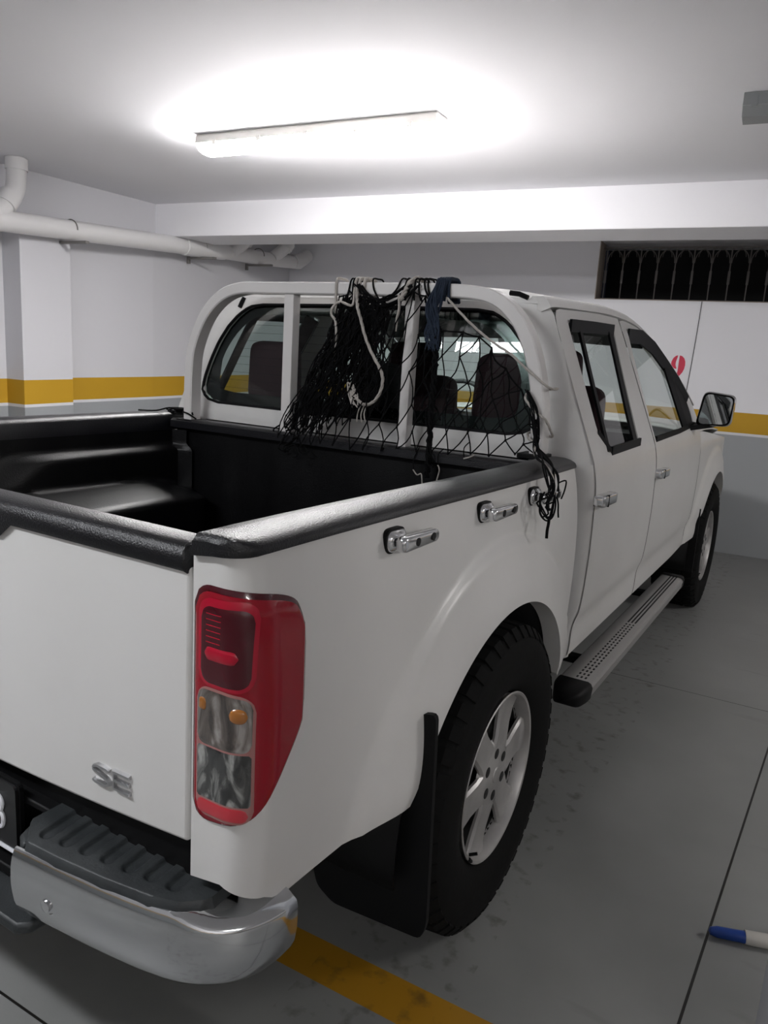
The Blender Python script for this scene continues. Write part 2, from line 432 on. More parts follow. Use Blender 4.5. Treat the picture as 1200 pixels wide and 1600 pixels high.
# ------------------------------------------------------------------ drain pipe along the left wall
pr = empty('drain_pipe', (0, 0, 0)); pr.rotation_euler = (0, 0, ROOM)
tag(pr, 'white drain pipe running high along the left wall under the beam', 'pipe')
def pz(y): return 2.025+(y-1.5)*.0585
PX = -2.835
m = MB(); m.tube([(PX, y, pz(y)) for y in (-3, 0, 1.5, 3.3)], .062, 20)
m.build('pipe_section', PIPE, pr, 40)
m = MB(); m.tube([(PX, 3.05, pz(3.05)), (PX, 3.5, pz(3.5))], .069, 20); m.tube([(PX, 3.5, pz(3.5)), (PX, 3.54, pz(3.54))], .066, 20)
m.build('pipe_sleeve', PIPE, pr, 40)
m = MB(); m.tube([(PX, 3.5, pz(3.5)), (PX, 4.2, pz(4.2)-.015), (PX+.02, 4.66, pz(4.66)-.01)], .058, 20); m.build('pipe_section', PIPE, pr, 40)
m = MB(); m.tube(cr_path([(PX+.02, 4.55, pz(4.5)), (PX+.04, 4.66, pz(4.6)+.02), (PX+.05, 4.74, pz(4.7)+.07)], 5), .064, 20); m.build('elbow', PIPE, pr, 40)
for yy, d in ((3.62, .30), (4.22, .22)):
    m = MB(); m.tube(cr_path([(PX+.01, yy, pz(yy)), (PX+.05, yy+.13, pz(yy)+.10), (PX+.07, yy+.2, pz(yy)+.2), (PX+.07, yy+.21, CEIL+.0)], 5), .054, 18)
    m.tube([(PX+.052, yy+.14, pz(yy)+.10), (PX+.066, yy+.18, pz(yy)+.155)], .062, 18)
    m.build('branch', PIPE, pr, 40)
# riser at the left with two elbows
m = MB(); m.tube(cr_path([(PX, 1.30, pz(1.3)), (PX, 1.44, pz(1.44)+.05), (PX, 1.51, pz(1.5)+.12), (PX-.01, 1.575, pz(1.5)+.20), (PX-.01, 1.59, CEIL)], 6), .056, 20)
m.tube([(PX, 1.49, pz(1.5)+.09), (PX-.003, 1.54, pz(1.5)+.155)], .065, 20)
m.tube([(PX-.01, 1.588, CEIL-.07), (PX-.01, 1.59, CEIL-.005)], .064, 20)
m.build('riser', PIPE, pr, 40)
for yy in (1.97, 3.25, 4.02):
    m = MB(); z0 = pz(yy)-.068
    m.box(PX-.11, PX+.09, yy-.014, yy+.014, z0-.016, z0); m.box(PX+.09, PX+.15, yy-.014, yy+.014, z0-.016, z0); m.box(PX-.13, PX-.11, yy-.012, yy+.012, z0-.05, z0+.005)
    m.tube([(PX+.066*math.cos(a), yy, pz(yy)+.066*math.sin(a)) for a in [PI+(PI*i/12) for i in range(-12, 2)]], .004, 6)
    m.build('pipe_bracket', GREYM, pr, 0)

# ------------------------------------------------------------------ light fixtures
def fixture(name, cx, cy, glow, ang=0., L=1.31, parts=True):
    r = empty(name, rloc(cx, cy, CEIL)); r.rotation_euler = (0, 0, ROOM+ang)
    m = MB()      # grey-white body tray under the ceiling
    prof = [(-.05, 0), (-.062, -.012), (-.066, -.045), (.066, -.045), (.062, -.012), (.05, 0)]
    rows = [[(x, a, b) for a, b in prof] for x in (-L/2, L/2)]
    m.grid(rows, closed_v=True); m.add(rows[0], [tuple(range(6))]); m.add(rows[1], [tuple(range(6))])
    m.build('fixture_body', FIXT, r, 30, bevel=.003)
    m = MB(); pr_ = [(-.062, -.044), (-.060, -.062), (-.046, -.082), (-.02, -.092), (.02, -.092), (.046, -.082), (.060, -.062), (.062, -.044)]
    xs = [-L/2+.002, -L/2+.012, -L/2+.03, L/2-.03, L/2-.012, L/2-.002]; sc = [.6, .86, 1, 1, .86, .6]
    rows = [[(x, a, -.044+(b+.044)*q) for a, b in pr_] for x, q in zip(xs, sc)]
    m.grid(rows); m.add(rows[0], [tuple(range(8))]); m.add(rows[-1], [tuple(range(8))])
    m.build('diffuser', glow, r, 40)
    if parts:
        for i in range(5):
            x = -L/2+.12+i*(L-.24)/4
            for s_ in (-1, 1):
                m = MB(); m.box(x-.012, x+.012, s_*.066-.003, s_*.066+.003, -.058, -.035); m.build('clip', FIXT, r, 0, bevel=.001)
    return r
f1 = fixture('ceiling_light', -.715, 1.50, GLOW, -.02)
tag(f1, 'glowing white tube light fixture on the ceiling above the truck bed', 'ceiling light')
# first lights tailgate and mirrors in the rear window; other two are added fill
for (x_, y_, g_, l_) in ((-.62, -1.95, GLOW2, 'lit tube fixture on the ceiling behind the truck, out of view'),
                         (4.1, -3.6, FILL_GLOW, 'added fill light on the ceiling behind the camera to the right, unseen'),
                         (4.4, 1.6, FILL_GLOW, 'added fill light on the ceiling far to the right of the truck, unseen')):
    q = fixture('ceiling_light', x_, y_, g_, 0, parts=False)
    tag(q, l_, 'ceiling light')
gf = empty('ceiling_fixture', rloc(1.77, 1.62, CEIL)); gf.rotation_euler = (0, 0, ROOM)
tag(gf, 'grey box-shaped fixture on the ceiling at the right edge', 'ceiling fixture')
m = MB(); prof = [(-.085, 0), (-.085, -.045), (-.05, -.075), (.05, -.075), (.085, -.045), (.085, 0)]
rows = [[(x, a, b) for a, b in prof] for x in (-.65, .65)]
m.grid(rows, closed_v=True); m.add(rows[0], [tuple(range(6))]); m.add(rows[1], [tuple(range(6))]); m.build('fixture_body', GREYF, gf, 30, bevel=.002)
m = MB(); m.box(-.62, -.6, -.087, .087, -.05, -.002); m.build('end_clip', GREYF, gf, 0)

# ------------------------------------------------------------------ stick lying by the pillar
b = empty('handle_stick', (1.396, .238, .016)); b.rotation_euler = (0, 0, math.atan2(.043, .127))
tag(b, 'blue and white plastic handle lying on the floor by the right pillar', 'handle')
m = MB(); m.lathe([(0, .0), (.004, .009), (.02, .0135), (.085, .0145), (.088, .0145)], (0, 0, 0), 'x', 20); m.build('grip', BLUEP, b, 40)
m = MB(); m.lathe([(.084, .0), (.085, .0165), (.14, .0175), (.6, .0165), (.602, 0)], (0, 0, .001), 'x', 20); m.build('tube', WHITEH, b, 40)

# ================================================================== the pickup truck (rear axle at y = 0, nose towards +y)
T = empty('pickup_truck', (0, 0, 0))
tag(T, 'white double cab pickup truck with an open black lined bed, parked in the garage', 'pickup truck')
RC = .05; YT = -.87
def bed_x(y, z):
    b = lerp(.842, .866, sst(-.8, .3, y))
    return b + smooth_interp([.44, .60, .78, .92, 1.02, 1.10], [-.022, -.006, 0, -.004, -.016, -.034], z)
def flare(y, z, yc=0., R0=.44):
    r = math.hypot(y-yc, z-.375)
    if r > .605: return 0
    low = sst(.40, .55, z)
    return (.016*sst(.605, .570, r) + .028*sst(.59, R0, r))*lerp(.55, 1, low)
def bed_pt(kind, t, z, off=0.):
    X = bed_x(-.82, z)
    if kind == 'r': return (.7225+(X-RC-.7225)*t, YT-off, z)
    if kind == 'a':
        a = t*PI/2; return (X-RC+(RC+off)*math.sin(a), YT+RC-(RC+off)*math.cos(a), z)
    return (bed_x(t, z)+flare(t, z)+off, t, z)
cols = [('r', i/5) for i in range(6)] + [('a', (i+1)/9) for i in range(9)]
cols += [('s', -.82+.3984*(i+1)/18) for i in range(17)]
A0 = math.asin(.125/.44)
arch = [PI-A0-(PI-2*A0)*i/44 for i in range(45)]
cols += [('arch', a) for a in arch]
cols += [('s', .4219+.133*(i+1)/6) for i in range(6)]
def bed_bottom(c):
    k, t = c
    if k == 'r': return lerp(.556, .566, t)
    if k == 'a': return lerp(.566, .534, t)
    if k == 's' and t < 0: return interp([-.82, -.76, -.60, -.4216], [.526, .505, .498, .50], t)
    if k == 's': return interp([.4216, .47, .56], [.50, .470, .462], t)
    return .375+.44*math.sin(t)
rows = []
NZ = 46
for c_ in cols:
    zb = bed_bottom(c_)
    kk, tt = ('s', .44*math.cos(c_[1])) if c_[0] == 'arch' else c_
    row = []
    p0 = bed_pt(kk, tt, zb)
    inn = .05
    if kk == 's': row.append((p0[0]-inn, p0[1], p0[2]-.0 if c_[0] == 'arch' else p0[2]+.004))
    elif kk == 'a': row.append((p0[0]-inn*math.sin(tt*PI/2), p0[1]+inn*math.cos(tt*PI/2), p0[2]+.004))
    else: row.append((p0[0], p0[1]+inn, p0[2]+.004))
    for j in range(NZ+1):
        z = lerp(zb, 1.088, j/NZ); row.append(bed_pt(kk, tt, z))
    pt = row[-1]
    row.append((pt[0]-.03 if kk == 's' else pt[0], pt[1]+(.03 if kk == 'r' else 0), 1.09))
    rows.append(row)
bs = MB(); bs.grid(rows)
# jamb beside the tailgate
bs.add([(.7225, YT, .556), (.7225, YT, 1.088), (.7225, -.80, 1.088), (.7225, -.80, .556)], [(0, 1, 2, 3)])
o = bs.build('bed_side', PAINT, T, 40); bs.mirror().build('bed_side', PAINT, T, 40)
# soft crease line, scuffs
m = MB(); 
for (y_, z_, l_, w_) in ((-.865, 1.043, .018, .0012), (-.84, 1.05, .012, .002), (-.80, 1.052, .01, .0015)):
    xx = .76 if y_ < -.86 else .80
# wheel arch liners and underside
def liner_arch(yc, R, x0=.55, x1=.86):
    m = MB(); m.grid([[(x, yc+R*math.cos(a), .375+R*math.sin(a)) for x in (x0, x1)] for a in [PI*1.04-(PI*1.08)*i/28 for i in range(29)]])
    m.grid([[(x0, yc+R*math.cos(a), .375+R*math.sin(a)), (x0, yc+R*math.cos(a), .36)] for a in [PI*1.0-PI*i/28 for i in range(29)]])
    return m
for yc, R in ((0, .445), (3.2, .455)):
    m = liner_arch(yc, R); m.build('wheel_arch_liner', PLASTIC, T, 40, solid=.006); m.mirror().build('wheel_arch_liner', PLASTIC, T, 40, solid=.006)
m = MB(); m.box(-.48, -.38, -.80, 3.7, .36, .50); m.box(.38, .48, -.80, 3.7, .36, .50); m.box(-.38, .38, -.78, -.70, .38, .48)
m.box(-.70, .70, -.80, -.47, .50, .60); m.box(-.49, .49, -.47, .47, .50, .60); m.box(-.80, .80, .50, 2.6, .40, .47)
m.tube([(-.66, 0, .375), (.66, 0, .375)], .045, 12); m.lathe([(-.12, .03), (-.08, .11), (.08, .11), (.12, .03)], (0, 0, .375), 'x', 20)
m.tube([(-.66, 3.2, .375), (.66, 3.2, .375)], .04, 12)
m.build('chassis', BLACKGAP, T, 30)

# ---- rail caps
def rail_x(y): return lerp(-.026, 0, sst(-.85, -.1, y))*0 + bed_x(y, 1.088)
prof = [(-.100, 1.045), (-.100, 1.094), (-.096, 1.104), (-.084, 1.110), (-.056, 1.1125), (-.03, 1.112), (-.010, 1.108), (.004, 1.101), (.009, 1.093), (.009, 1.0865), (.003, 1.084)]
rows = []
ys = [-.8795, -.879, -.8775, -.875, -.871, -.866, -.859, -.850, -.838, -.82]+[-.80+.135*i for i in range(10)]+[.545]
for y in ys:
    RO = RC+.010; Xc = bed_x(-.82, 1.088)-RC
    q = max(0, min(1, (-.82-y)/RO)); lim = Xc+RO*math.sqrt(max(0, 1-q*q))
    endd = .010*sst(-.868, -.8795, y)
    row = []
    for a, z in prof:
        x = rail_x(y)+a
        if y < -.82: x = min(x, lim-(1-q)*0 + min(0, a)*.0 - (.010-a if a > -.03 else 0)*.6*(1-q))
        if y < -.82 and a <= -.03: x = min(x, lim-.002)
        x = max(x, .728 if y < -.80 else -9) if a > -.1 else max(x, .724 if y < -.80 else -9)
        row.append((x, y, max(z, 1.078) if (y < -.80) else z-0.0) if z < 1.10 else (x, y, z-endd))
    rows.append(row)
m = MB(); m.grid(rows); m.add(rows[0], [tuple(range(len(prof)))]); m.add(rows[-1], [tuple(range(len(prof)))])
m.build('rail_cap', CAP, T, 50); m.mirror().build('rail_cap', CAP, T, 50)
# front rail cap along the bed's headboard
m = MB(); pf = [(.455, 1.06), (.455, 1.085), (.465, 1.092), (.53, 1.092), (.54, 1.085), (.54, 1.06)]
m.grid([[(x, a, z) for a, z in pf] for x in (-.72, .72)]); m.build('headboard_cap', CAP, T, 50)

# ---- bed liner tub
def lx(y, z):
    x = .708
    x -= .030*sst(1.0, .975, z)*sst(-.42+ (1.0-z)*.9*0, -.20, y - max(0, (z-.90))*1.6)
    # wheel box
    w = sst(.885-.05*abs(y/.45)**4, .825, z)
    e = sst(-.50, -.36, y)*sst(.52, .38, y)
    x -= .205*w*e
    return x
ysl = [-.80+1.29*i/70 for i in range(71)]; zsl = [.615+.435*i/44 for i in range(45)]
m = MB(); m.grid([[(lx(y, z), y, z) for z in zsl] for y in ysl])
for mm in (m, m.mirror()): mm.build('bed_liner_side', LINER, T, 60)
m = MB()
rows = []
for i in range(141):
    x = -.71+1.42*i/140; zz = .615+.012*(1 if (i % 10) < 5 else 0); rows.append([(x, -.80, zz), (x, .49, zz)])
m.grid(rows); m.box(-.71, .71, -.80, .49, .60, .612); m.build('bed_liner_floor', LINER, T, 30)
m = MB(); rows = []
for i in range(57):
    x = -.71+1.42*i/56; q = .010*(sst(.2, .4, (i % 14)/14)*sst(.9, .7, (i % 14)/14))
    rows.append([(x, .485-q, .615), (x, .485-q, .80), (x, .487-q*.5, .95), (x, .489, 1.065)])
m.grid(rows); m.box(-.72, .72, .49, .54, .50, 1.07); m.build('bed_liner_front', LINER, T, 40)

# ---- tailgate
zt0 = lambda x: .577+.033*(x/.72)**2
pts = [(x, zt0(x)) for x in [-.716+1.432*i/16 for i in range(17)]]+[(.716, 1.05), (.705, 1.062), (-.705, 1.062), (-.716, 1.05)]
m = MB(); m.prism([(x, YT, z) for x, z in pts], (0, .04, 0)); tg = m.build('tailgate', PAINT, T, 30, bevel=.007, segs=3)
m = MB(); m.box(-.70, .70, -.832, -.802, .62, 1.068); m.build('tailgate_liner', LINER, tg, 30, bevel=.004)
def tcap(x, drop):
    return [(-.876, 1.050-drop), (-.880, 1.056-drop), (-.881, 1.070), (-.877, 1.081), (-.868, 1.088), (-.850, 1.0905), (-.815, 1.090), (-.800, 1.085), (-.796, 1.06)]
rows = []
for x in (-.712, -.708, -.30, -.265, .265, .30, .708, .712):
    d = .026 if abs(x) < .28 else 0
    sh_ = .004 if abs(x) > .71 else 0
    rows.append([(x, y+(sh_ if y < -.84 else -sh_), z-sh_) for y, z in tcap(x, d)])
m = MB(); m.grid(rows); m.add(rows[0], [tuple(range(9))]); m.add(rows[-1], [tuple(range(9))]); m.build('tailgate_cap', CAP, tg, 50)
# SE badge: two satin metal letters
def letter(name, strokes, x0, z0, w, h, t=.0072):
    m = MB()
    for st in strokes:
        P = [(x0+a*w, z0+b*h) for a, b in st]
        m.tube([(a, YT-.0035, b) for a, b in P], .004, 4, prof=(Vector((0, 1, 0)), [(.0035, t/2), (.0015, t/2), (-.003, t*.3), (-.003, -t*.3), (.0015, -t/2), (.0035, -t/2)]))
    return m.build(name, SATIN, tg, 30)
letter('badge_letter', [[(.98, .93), (.85, 1.0), (.25, 1.0), (.05, .86), (.05, .72), (.2, .60), (.82, .42), (.97, .28), (.97, .14), (.8, 0), (.15, 0), (.02, .07)]], .500, .6435, .041, .0300)
letter('badge_letter', [[(1, 1), (0.05, 1), (0.05, 0), (1, 0)], [(.05, .5), (.97, .5)]], .551, .6465, .038, .0300)
# dark sill under the tailgate
m = MB(); m.box(-.715, .715, -.845, -.80, .53, .60); m.build('rear_sill', PLASTIC, T, 0)

# ---- tail lights
LB = ([0, .05, .09, .12, .155, .19, .215], [.668, .672, .680, .697, .742, .790, .82])
LT = ([0, .06, .11, .15, .18, .20, .215], [1.036, 1.036, 1.030, 1.021, 1.010, .995, .965])
def lamp_pt(l, z, off):
    X = bed_x(-.82, z); L1 = X-RC-.7225; LA = RC*PI/2
    if l < L1: return bed_pt('r', l/L1, z, off)
    if l < L1+LA: return bed_pt('a', (l-L1)/LA, z, off)
    return bed_pt('s', -.82+(l-L1-LA), z, off)
def lamp_patch(l0, l1, zb, zt, off, nl=28, nz=24, dome=.0, r=0.):
    rows = []
    for i in range(nl+1):
        u = i/nl; l = lerp(l0, l1, u)
        b, t = zb(l), zt(l)
        if r > 0:   # round the corners
            e = min(l-l0, l1-l)
            if e < r: k = r-math.sqrt(max(0, r*r-(r-e)**2)); b += k; t -= k
        row = []
        for j in range(nz+1):
            v = j/nz; z = lerp(b, t, v)
            ed = min(u, 1-u)*(l1-l0); ev = min(v, 1-v)*(t-b); q = min(1, min(ed, ev)/.012)
            row.append(lamp_pt(l, z, off+dome*math.sqrt(max(0, 1-(1-q)**2))))
        rows.append(row)
    return MB().grid(rows)
def inset(f, d): return lambda l: f(l)+d
def fB(l): return smooth_interp(*LB, l)
def fT(l): return smooth_interp(*LT, l)
CBv = lambda l: .688+.0*l
def tail_light(mir):
    def B(mb, name, mt, par, **k): return (mb.mirror() if mir else mb).build(name, mt, par, **k)
    base = B(lamp_patch(.004, .215, inset(fB, -.004), inset(fT, .002), .001, dome=.004, r=.03), 'tail_light', DKRED, T, smooth=50)
    lens = B(lamp_patch(.010, .208, fB, inset(fT, -.006), .005, dome=.005, r=.028), 'red_lens', RED, base, smooth=50)
    B(lamp_patch(.022, .110, lambda l: .890, lambda l: 1.024, .0108, dome=.001, r=.024), 'upper_reflector', RED2, base, smooth=50)
    B(lamp_patch(.028, .104, lambda l: .896, lambda l: 1.012, .0118, dome=.001, r=.018), 'brake_chamber', DKRED, base, smooth=50)
    for k in range(6):
        z0 = .958+.0085*k
        B(lamp_patch(.038, .064, lambda l: z0, lambda l: z0+.0014, .0130, 6, 2), 'reflector_rib', RED2, base, smooth=50)
    B(lamp_patch(.036, .088, lambda l: .932, lambda l: .952, .0130, 12, 8, .002, .009), 'brake_bulb', RED2, base, smooth=50)
    B(lamp_patch(.020, .112, lambda l: .683, lambda l: .889-.12*max(0, l-.07), .0108, dome=.001, r=.022), 'lens_rim', mat('lens_rim_pale', (.34, .15, .14), .3), base, smooth=50)
    B(lamp_patch(.023, .108, lambda l: .799, lambda l: .885-.12*max(0, l-.07), .0118, dome=.001, r=.014), 'turn_signal_lens', CLEARM, base, smooth=50)
    B(lamp_patch(.023, .108, lambda l: .712, lambda l: .796, .0118, dome=.001, r=.004), 'reversing_lens', CLEARM2, base, smooth=50)
    B(lamp_patch(.023, .105, lambda l: .687, lambda l: .709, .0118, dome=.001, r=.010), 'lower_reflector', REFLR, base, smooth=50)
    B(lamp_patch(.080, .102, lambda l: .845, lambda l: .868, .0130, 10, 10, .004, .010), 'amber_bulb', AMBER, base, smooth=50)
    B(lamp_patch(.026, .040, lambda l: .852, lambda l: .872, .0130, 10, 10, .003, .006), 'amber_bulb', AMBER, base, smooth=50)
def reflector_mat(name, c1, c2, c3, sc):
    m = mat(name, c1, .18, .35, 1); n, l, b = nodes(m)
    tc = n.new('ShaderNodeTexCoord'); v = n.new('ShaderNodeTexVoronoi'); mp = n.new('ShaderNodeMapping')
    mp.inputs['Scale'].default_value = sc; v.inputs['Scale'].default_value = 1; v.feature = 'F1'
    t = n.new('ShaderNodeTexNoise'); t.inputs['Scale'].default_value = .45; t.inputs['Detail'].default_value = 4; t.inputs['Distortion'].default_value = 1.5
    l.new(tc.outputs['Object'], mp.inputs[0]); l.new(mp.outputs[0], v.inputs['Vector']); l.new(mp.outputs[0], t.inputs['Vector'])
    r = n.new('ShaderNodeValToRGB'); e = r.color_ramp
    e.elements[0].position = .35; e.elements[0].color = (*c1, 1); e.elements[1].position = .7; e.elements[1].color = (*c3, 1)
    k = e.elements.new(.5); k.color = (*c2, 1)
    l.new(t.outputs['Fac'], r.inputs[0]); l.new(r.outputs[0], b.inputs['Base Color'])
    bp = n.new('ShaderNodeBump'); bp.inputs['Strength'].default_value = .5; bp.inputs['Distance'].default_value = .004
    l.new(v.outputs['Distance'], bp.inputs['Height']); l.new(bp.outputs[0], b.inputs['Normal'])
    return m
CLEARM = reflector_mat('turn_reflector', (.06, .05, .045), (.15, .125, .11), (.42, .39, .37), (70, 70, 26))
CLEARM2 = reflector_mat('reverse_reflector', (.022, .023, .023), (.07, .07, .068), (.45, .45, .43), (80, 80, 30))
REFLR = mat('red_reflector_strip', (.50, .02, .035), .3, 0, 1)
tail_light(False); tail_light(True)

# ---- rear bumper
def bplan(t):     # t 0..1 from the licence recess to the wheel end
    P = [(.405, -.966), (.50, -.958), (.60, -.948), (.69, -.934), (.745, -.918), (.788, -.893), (.820, -.862), (.840, -.828), (.850, -.795), (.852, -.762)]
    xs = [i/9 for i in range(10)]
    return smooth_interp(xs, [p[0] for p in P], t), smooth_interp(xs, [p[1] for p in P], t)
def bnorm(t):
    a = bplan(max(0, t-.02)); b_ = bplan(min(1, t+.02)); d = Vector((b_[0]-a[0], b_[1]-a[1])).normalized(); return (d.y, -d.x)
rows = []
for i in range(41):
    t = i/40; x, y = bplan(t); nx, ny = bnorm(t); row = []
    w = sst(.42, .62, t)
    for a, z in [(-.10*w-.012, .522), (-.06*w-.012, .5235), (-.030*w-.008, .523-.004*w), (-.012*w-.005, .518-.006*w), (-.001, .508-.006*w), (.002, .492), (.003, .47), (.002, .45), (-.002, .425), (-.009, .403), (-.020, .388), (-.035, .379), (-.06, .378), (-.075, .39)]:
        if t > .93: a -= .0
        row.append((x+nx*a, y+ny*a, z+(.006*sst(.6, 1, t) if z < .42 else 0)))
    rows.append(row)
bm_ = MB(); bm_.grid(rows)
n_ = len(rows[0]); bm_.add(rows[0], [tuple(range(n_))]); bm_.add(rows[-1], [tuple(range(n_))])
for mm, sx in ((bm_, 1), (bm_.mirror(), -1)):
    bo = mm.build('bumper', CHROME, T, 50)
    m = MB(); m.lathe([(-.001, .011), (-.0065, .0105), (-.0085, .006), (-.009, 0)], (sx*.489, -.958, .452), 'y', 20); m.build('bolt', CHROME2, bo, 40)
    m = MB(); m.lathe([(-.0005, .017), (-.001, .017), (-.001, 0)], (sx*.489, -.9575, .452), 'y', 20); m.build('bolt_recess', GREYM, bo, 40)
# step pad with oval hollows
padpoly = [(.425, -.955), (.55, -.944), (.66, -.930), (.735, -.915), (.757, -.900), (.770, -.868), (.79, -.82), (.79, -.76), (.36, -.76), (.37, -.82), (.415, -.935)]
pp = round_poly(padpoly, .012, 3)
def pad(mir):
    m = MB(); n = len(pp); s_ = -1 if mir else 1
    c0 = Vector((.58, -.86)); L = [Vector(p) for p in pp]
    rings = [(1.0, .512), (1.0, .522), (.985, .531), (.955, .5355), (.90, .5365)]
    rows = [[(s_*(c0.x+(p.x-c0.x)*k), c0.y+(p.y-c0.y)*k, z) for p in L] for k, z in rings]
    m.grid(rows, closed_v=True)
    # top: grid sheet with hollows
    return m, rows[-1]
def pad_z(x, y):
    z = .5365
    for k in range(7):
        xc = .432+.0455*k; 
        # slanted rounded slots, running front to back
        yy0, yy1 = -.926+.0055*k, -.77
        q = x-(xc+(y+.918)*(-.10))
        yc = max(yy0+.012, min(yy1, y)); d = math.hypot(q, y-yc)
        z -= .0065*sst(.0145, .0095, d)
    return z
for mir in (False, True):
    s_ = -1 if mir else 1
    g_ = MB(); rows = []
    def edge_y(x): return interp([.37, .425, .50, .60, .69, .735, .762, .775], [-.90, -.948, -.944, -.934, -.920, -.905, -.88, -.85], x)
    for i in range(-2, 143):
        x = .375+.392*max(0, min(140, i))/140; row = []
        side = -i if i < 0 else max(0, i-140)
        yo = edge_y(x)
        for dy, dz in ((.008, -.030), (.008, -.016), (.005, -.006), (.001, -.0015)):
            row.append((s_*(x+(side*.003 if i > 0 else -side*.003)), yo-dy*.9, .5365+dz-side*.009))
        for j in range(61):
            y = lerp(yo, -.765, j/60); row.append((s_*(x+(side*.003 if i > 0 else -side*.003)), y, (pad_z(x, y) if side == 0 else .5365-side*.009)))
        rows.append(row)
    g_.grid(rows); g_.build('step_pad', PADMAT, T, 60)
# middle section with licence recess and plate
m = MB(); m.box(-.40, .40, -.80, -.78, .40, .54); m.box(-.40, .40, -.90, -.79, .38, .40); m.box(-.385, .385, -.945, -.80, .345, .362)
m.box(-.40, .40, -.87, -.78, .520, .533)
m.build('bumper_centre', PLASTIC, T, 30, bevel=.004)
m = MB(); P = [(-.43, -.80), (-.42, -.945), (-.40, -.962), (.40, -.962), (.42, -.945), (.43, -.80)]
m.prism([(a, b_, .350) for a, b_ in P], (0, 0, .022)); m.build('lower_step', PADMAT, T, 30, bevel=.006)
for s_ in (-1, 1):
    m = MB(); m.prism([(s_*.335, -.84, .40), (s_*.40, -.84, .40), (s_*.405, -.945, .40), (s_*.375, -.93, .40)], (0, 0, .12)); m.build('recess_cheek', PADMAT, T, 30, bevel=.006)
m = MB(); q = round_poly([(-.20, .432), (.300, .432), (.300, .560), (-.20, .560)], .012, 4)
m.prism([(a, -.888, b_) for a, b_ in q], (0, .006, 0)); lp = m.build('licence_plate', LPLATE, T, 20)
m = MB(); q1 = round_poly([(-.205, .427), (.305, .427), (.305, .565), (-.205, .565)], .014, 4); m.prism([(a, -.882, b_) for a, b_ in q1], (0, .008, 0)); m.build('plate_frame', PLASTIC, lp, 20)
m = MB()
for zc, r_ in ((.514, .015), (.483, .018)):
    m.tube([(.250+r_*.85*math.cos(a), -.8905, zc+r_*math.sin(a)) for a in [2*PI*i/20 for i in range(20)]], .0042, 6, closed=True)
m.build('plate_character', WHITEP, lp, 50)
m = MB(); m.box(-.20, .30, -.892, -.884, .425, .4275); m.build('plate_edge_line', WHITEP, lp, 0)

# ---- mud flaps
fp = [(.60, .62), (.905, .70), (.912, .55), (.925, .25), (.915, .215), (.70, .20), (.655, .225), (.63, .30)]
m = MB(); m.prism([(a, -.395-.03*(.6-b_), b_) for a, b_ in round_poly(fp, .015, 3)], (0, -.012, 0))
m.build('mud_flap', PLASTIC, T, 30); m.mirror().build('mud_flap', PLASTIC, T, 30)

# ---- side steps
def side_step(mir):
    def B(mb, name, mt, par, **k): return (mb.mirror() if mir else mb).build(name, mt, par, **k)
    m = MB(); pf = [(.84, .395), (.84, .404), (.845, .408), (.930, .408), (.940, .403), (.945, .392), (.942, .362), (.932, .352), (.845, .352), (.84, .36)]
    m.grid([[(a, y, z) for a, z in pf] for y in (.62, 2.18)], closed_v=True); st = B(m, 'side_step', ALU, T, smooth=30)
    m = MB()
    for r_ in range(3):
        xx = .888+.0135*r_
        for k in range(22): m.box(xx-.0028, xx+.0028, .655+k*.03, .655+k*.03+.013, .4078, .4092)
        m.box(xx-.003, xx+.003, 1.32, 2.17, .4078, .4092)
    B(m, 'tread_strip', BLACKGAP, st, smooth=0)
    for ya, yb in ((.63, .515), (2.17, 2.27)):
        rows = []
        for t in [i/8 for i in range(9)]:
            k = math.sqrt(max(.02, 1-t**3)); y = lerp(ya, yb, t)
            rows.append([(.893+(a-.893)*k*1.05, y, .378+(z-.378)*k*1.12) for a, z in pf])
        mm = MB(); mm.grid(rows, closed_v=True); mm.add(rows[-1], [tuple(range(len(pf)))]); B(mm, 'end_cap', PLASTIC, st, smooth=50)
    for y in (.9, 1.9):
        mm = MB(); mm.box(.60, .86, y-.02, y+.02, .36, .385); B(mm, 'step_bracket', PLASTIC, st, smooth=0)
side_step(False); side_step(True)

# ---- cleats on the bed side
def cleat(y0, mir):
    def B(mb, name, mt, par, **k): return (mb.mirror() if mir else mb).build(name, mt, par, **k)
    X = bed_x(y0, 1.045); zc = 1.047
    q = round_poly([(y0-.034, zc-.023), (y0+.034, zc-.023), (y0+.034, zc+.023), (y0-.034, zc+.023)], .02, 5)
    m = MB(); m.prism([(X-.006, a, b_) for a, b_ in q], (.010, 0, 0)); g_ = B(m, 'lashing_cleat', PLASTIC, T, smooth=30)
    m = MB()
    rows = []
    for k, xo in ((.88, .004), (.86, .009), (.74, .013), (.5, .018), (.45, .024)):
        rows.append([(X+xo, y0+(a-y0)*k, zc+(b_-zc)*k) for a, b_ in q])
    m.grid(rows, closed_v=True); B(m, 'cleat_base', CHROME2, g_, smooth=50)
    m = MB(); q2 = round_poly([(y0-.030, zc-.015), (y0+.105, zc-.013), (y0+.105, zc+.011), (y0-.030, zc+.015)], .0125, 6)
    rows = []
    for k, xo in ((.8, .020), (1, .024), (1, .034), (.93, .039), (.78, .041), (.02, .0415)):
        cy = y0+.037; rows.append([(X+xo, cy+(a-cy)*(k if abs(k-1) < .01 else (k*.3+.7)) if k > .05 else cy, zc+(b_-zc)*k) for a, b_ in q2])
    m.grid(rows, closed_v=True); bar = B(m, 'cleat_bar', CHROME2, g_, smooth=50)
    for yy in (.018, .078):
        m = MB(); m.lathe([(.0408, .0075), (.0422, .0080), (.0424, .0068), (.0418, 0)], (X, y0+yy, zc), 'x', 18); B(m, 'cleat_hole', BLACKGAP, g_, smooth=40)
for y0 in (-.475, -.098, .195):
    cleat(y0, False); cleat(y0, True)

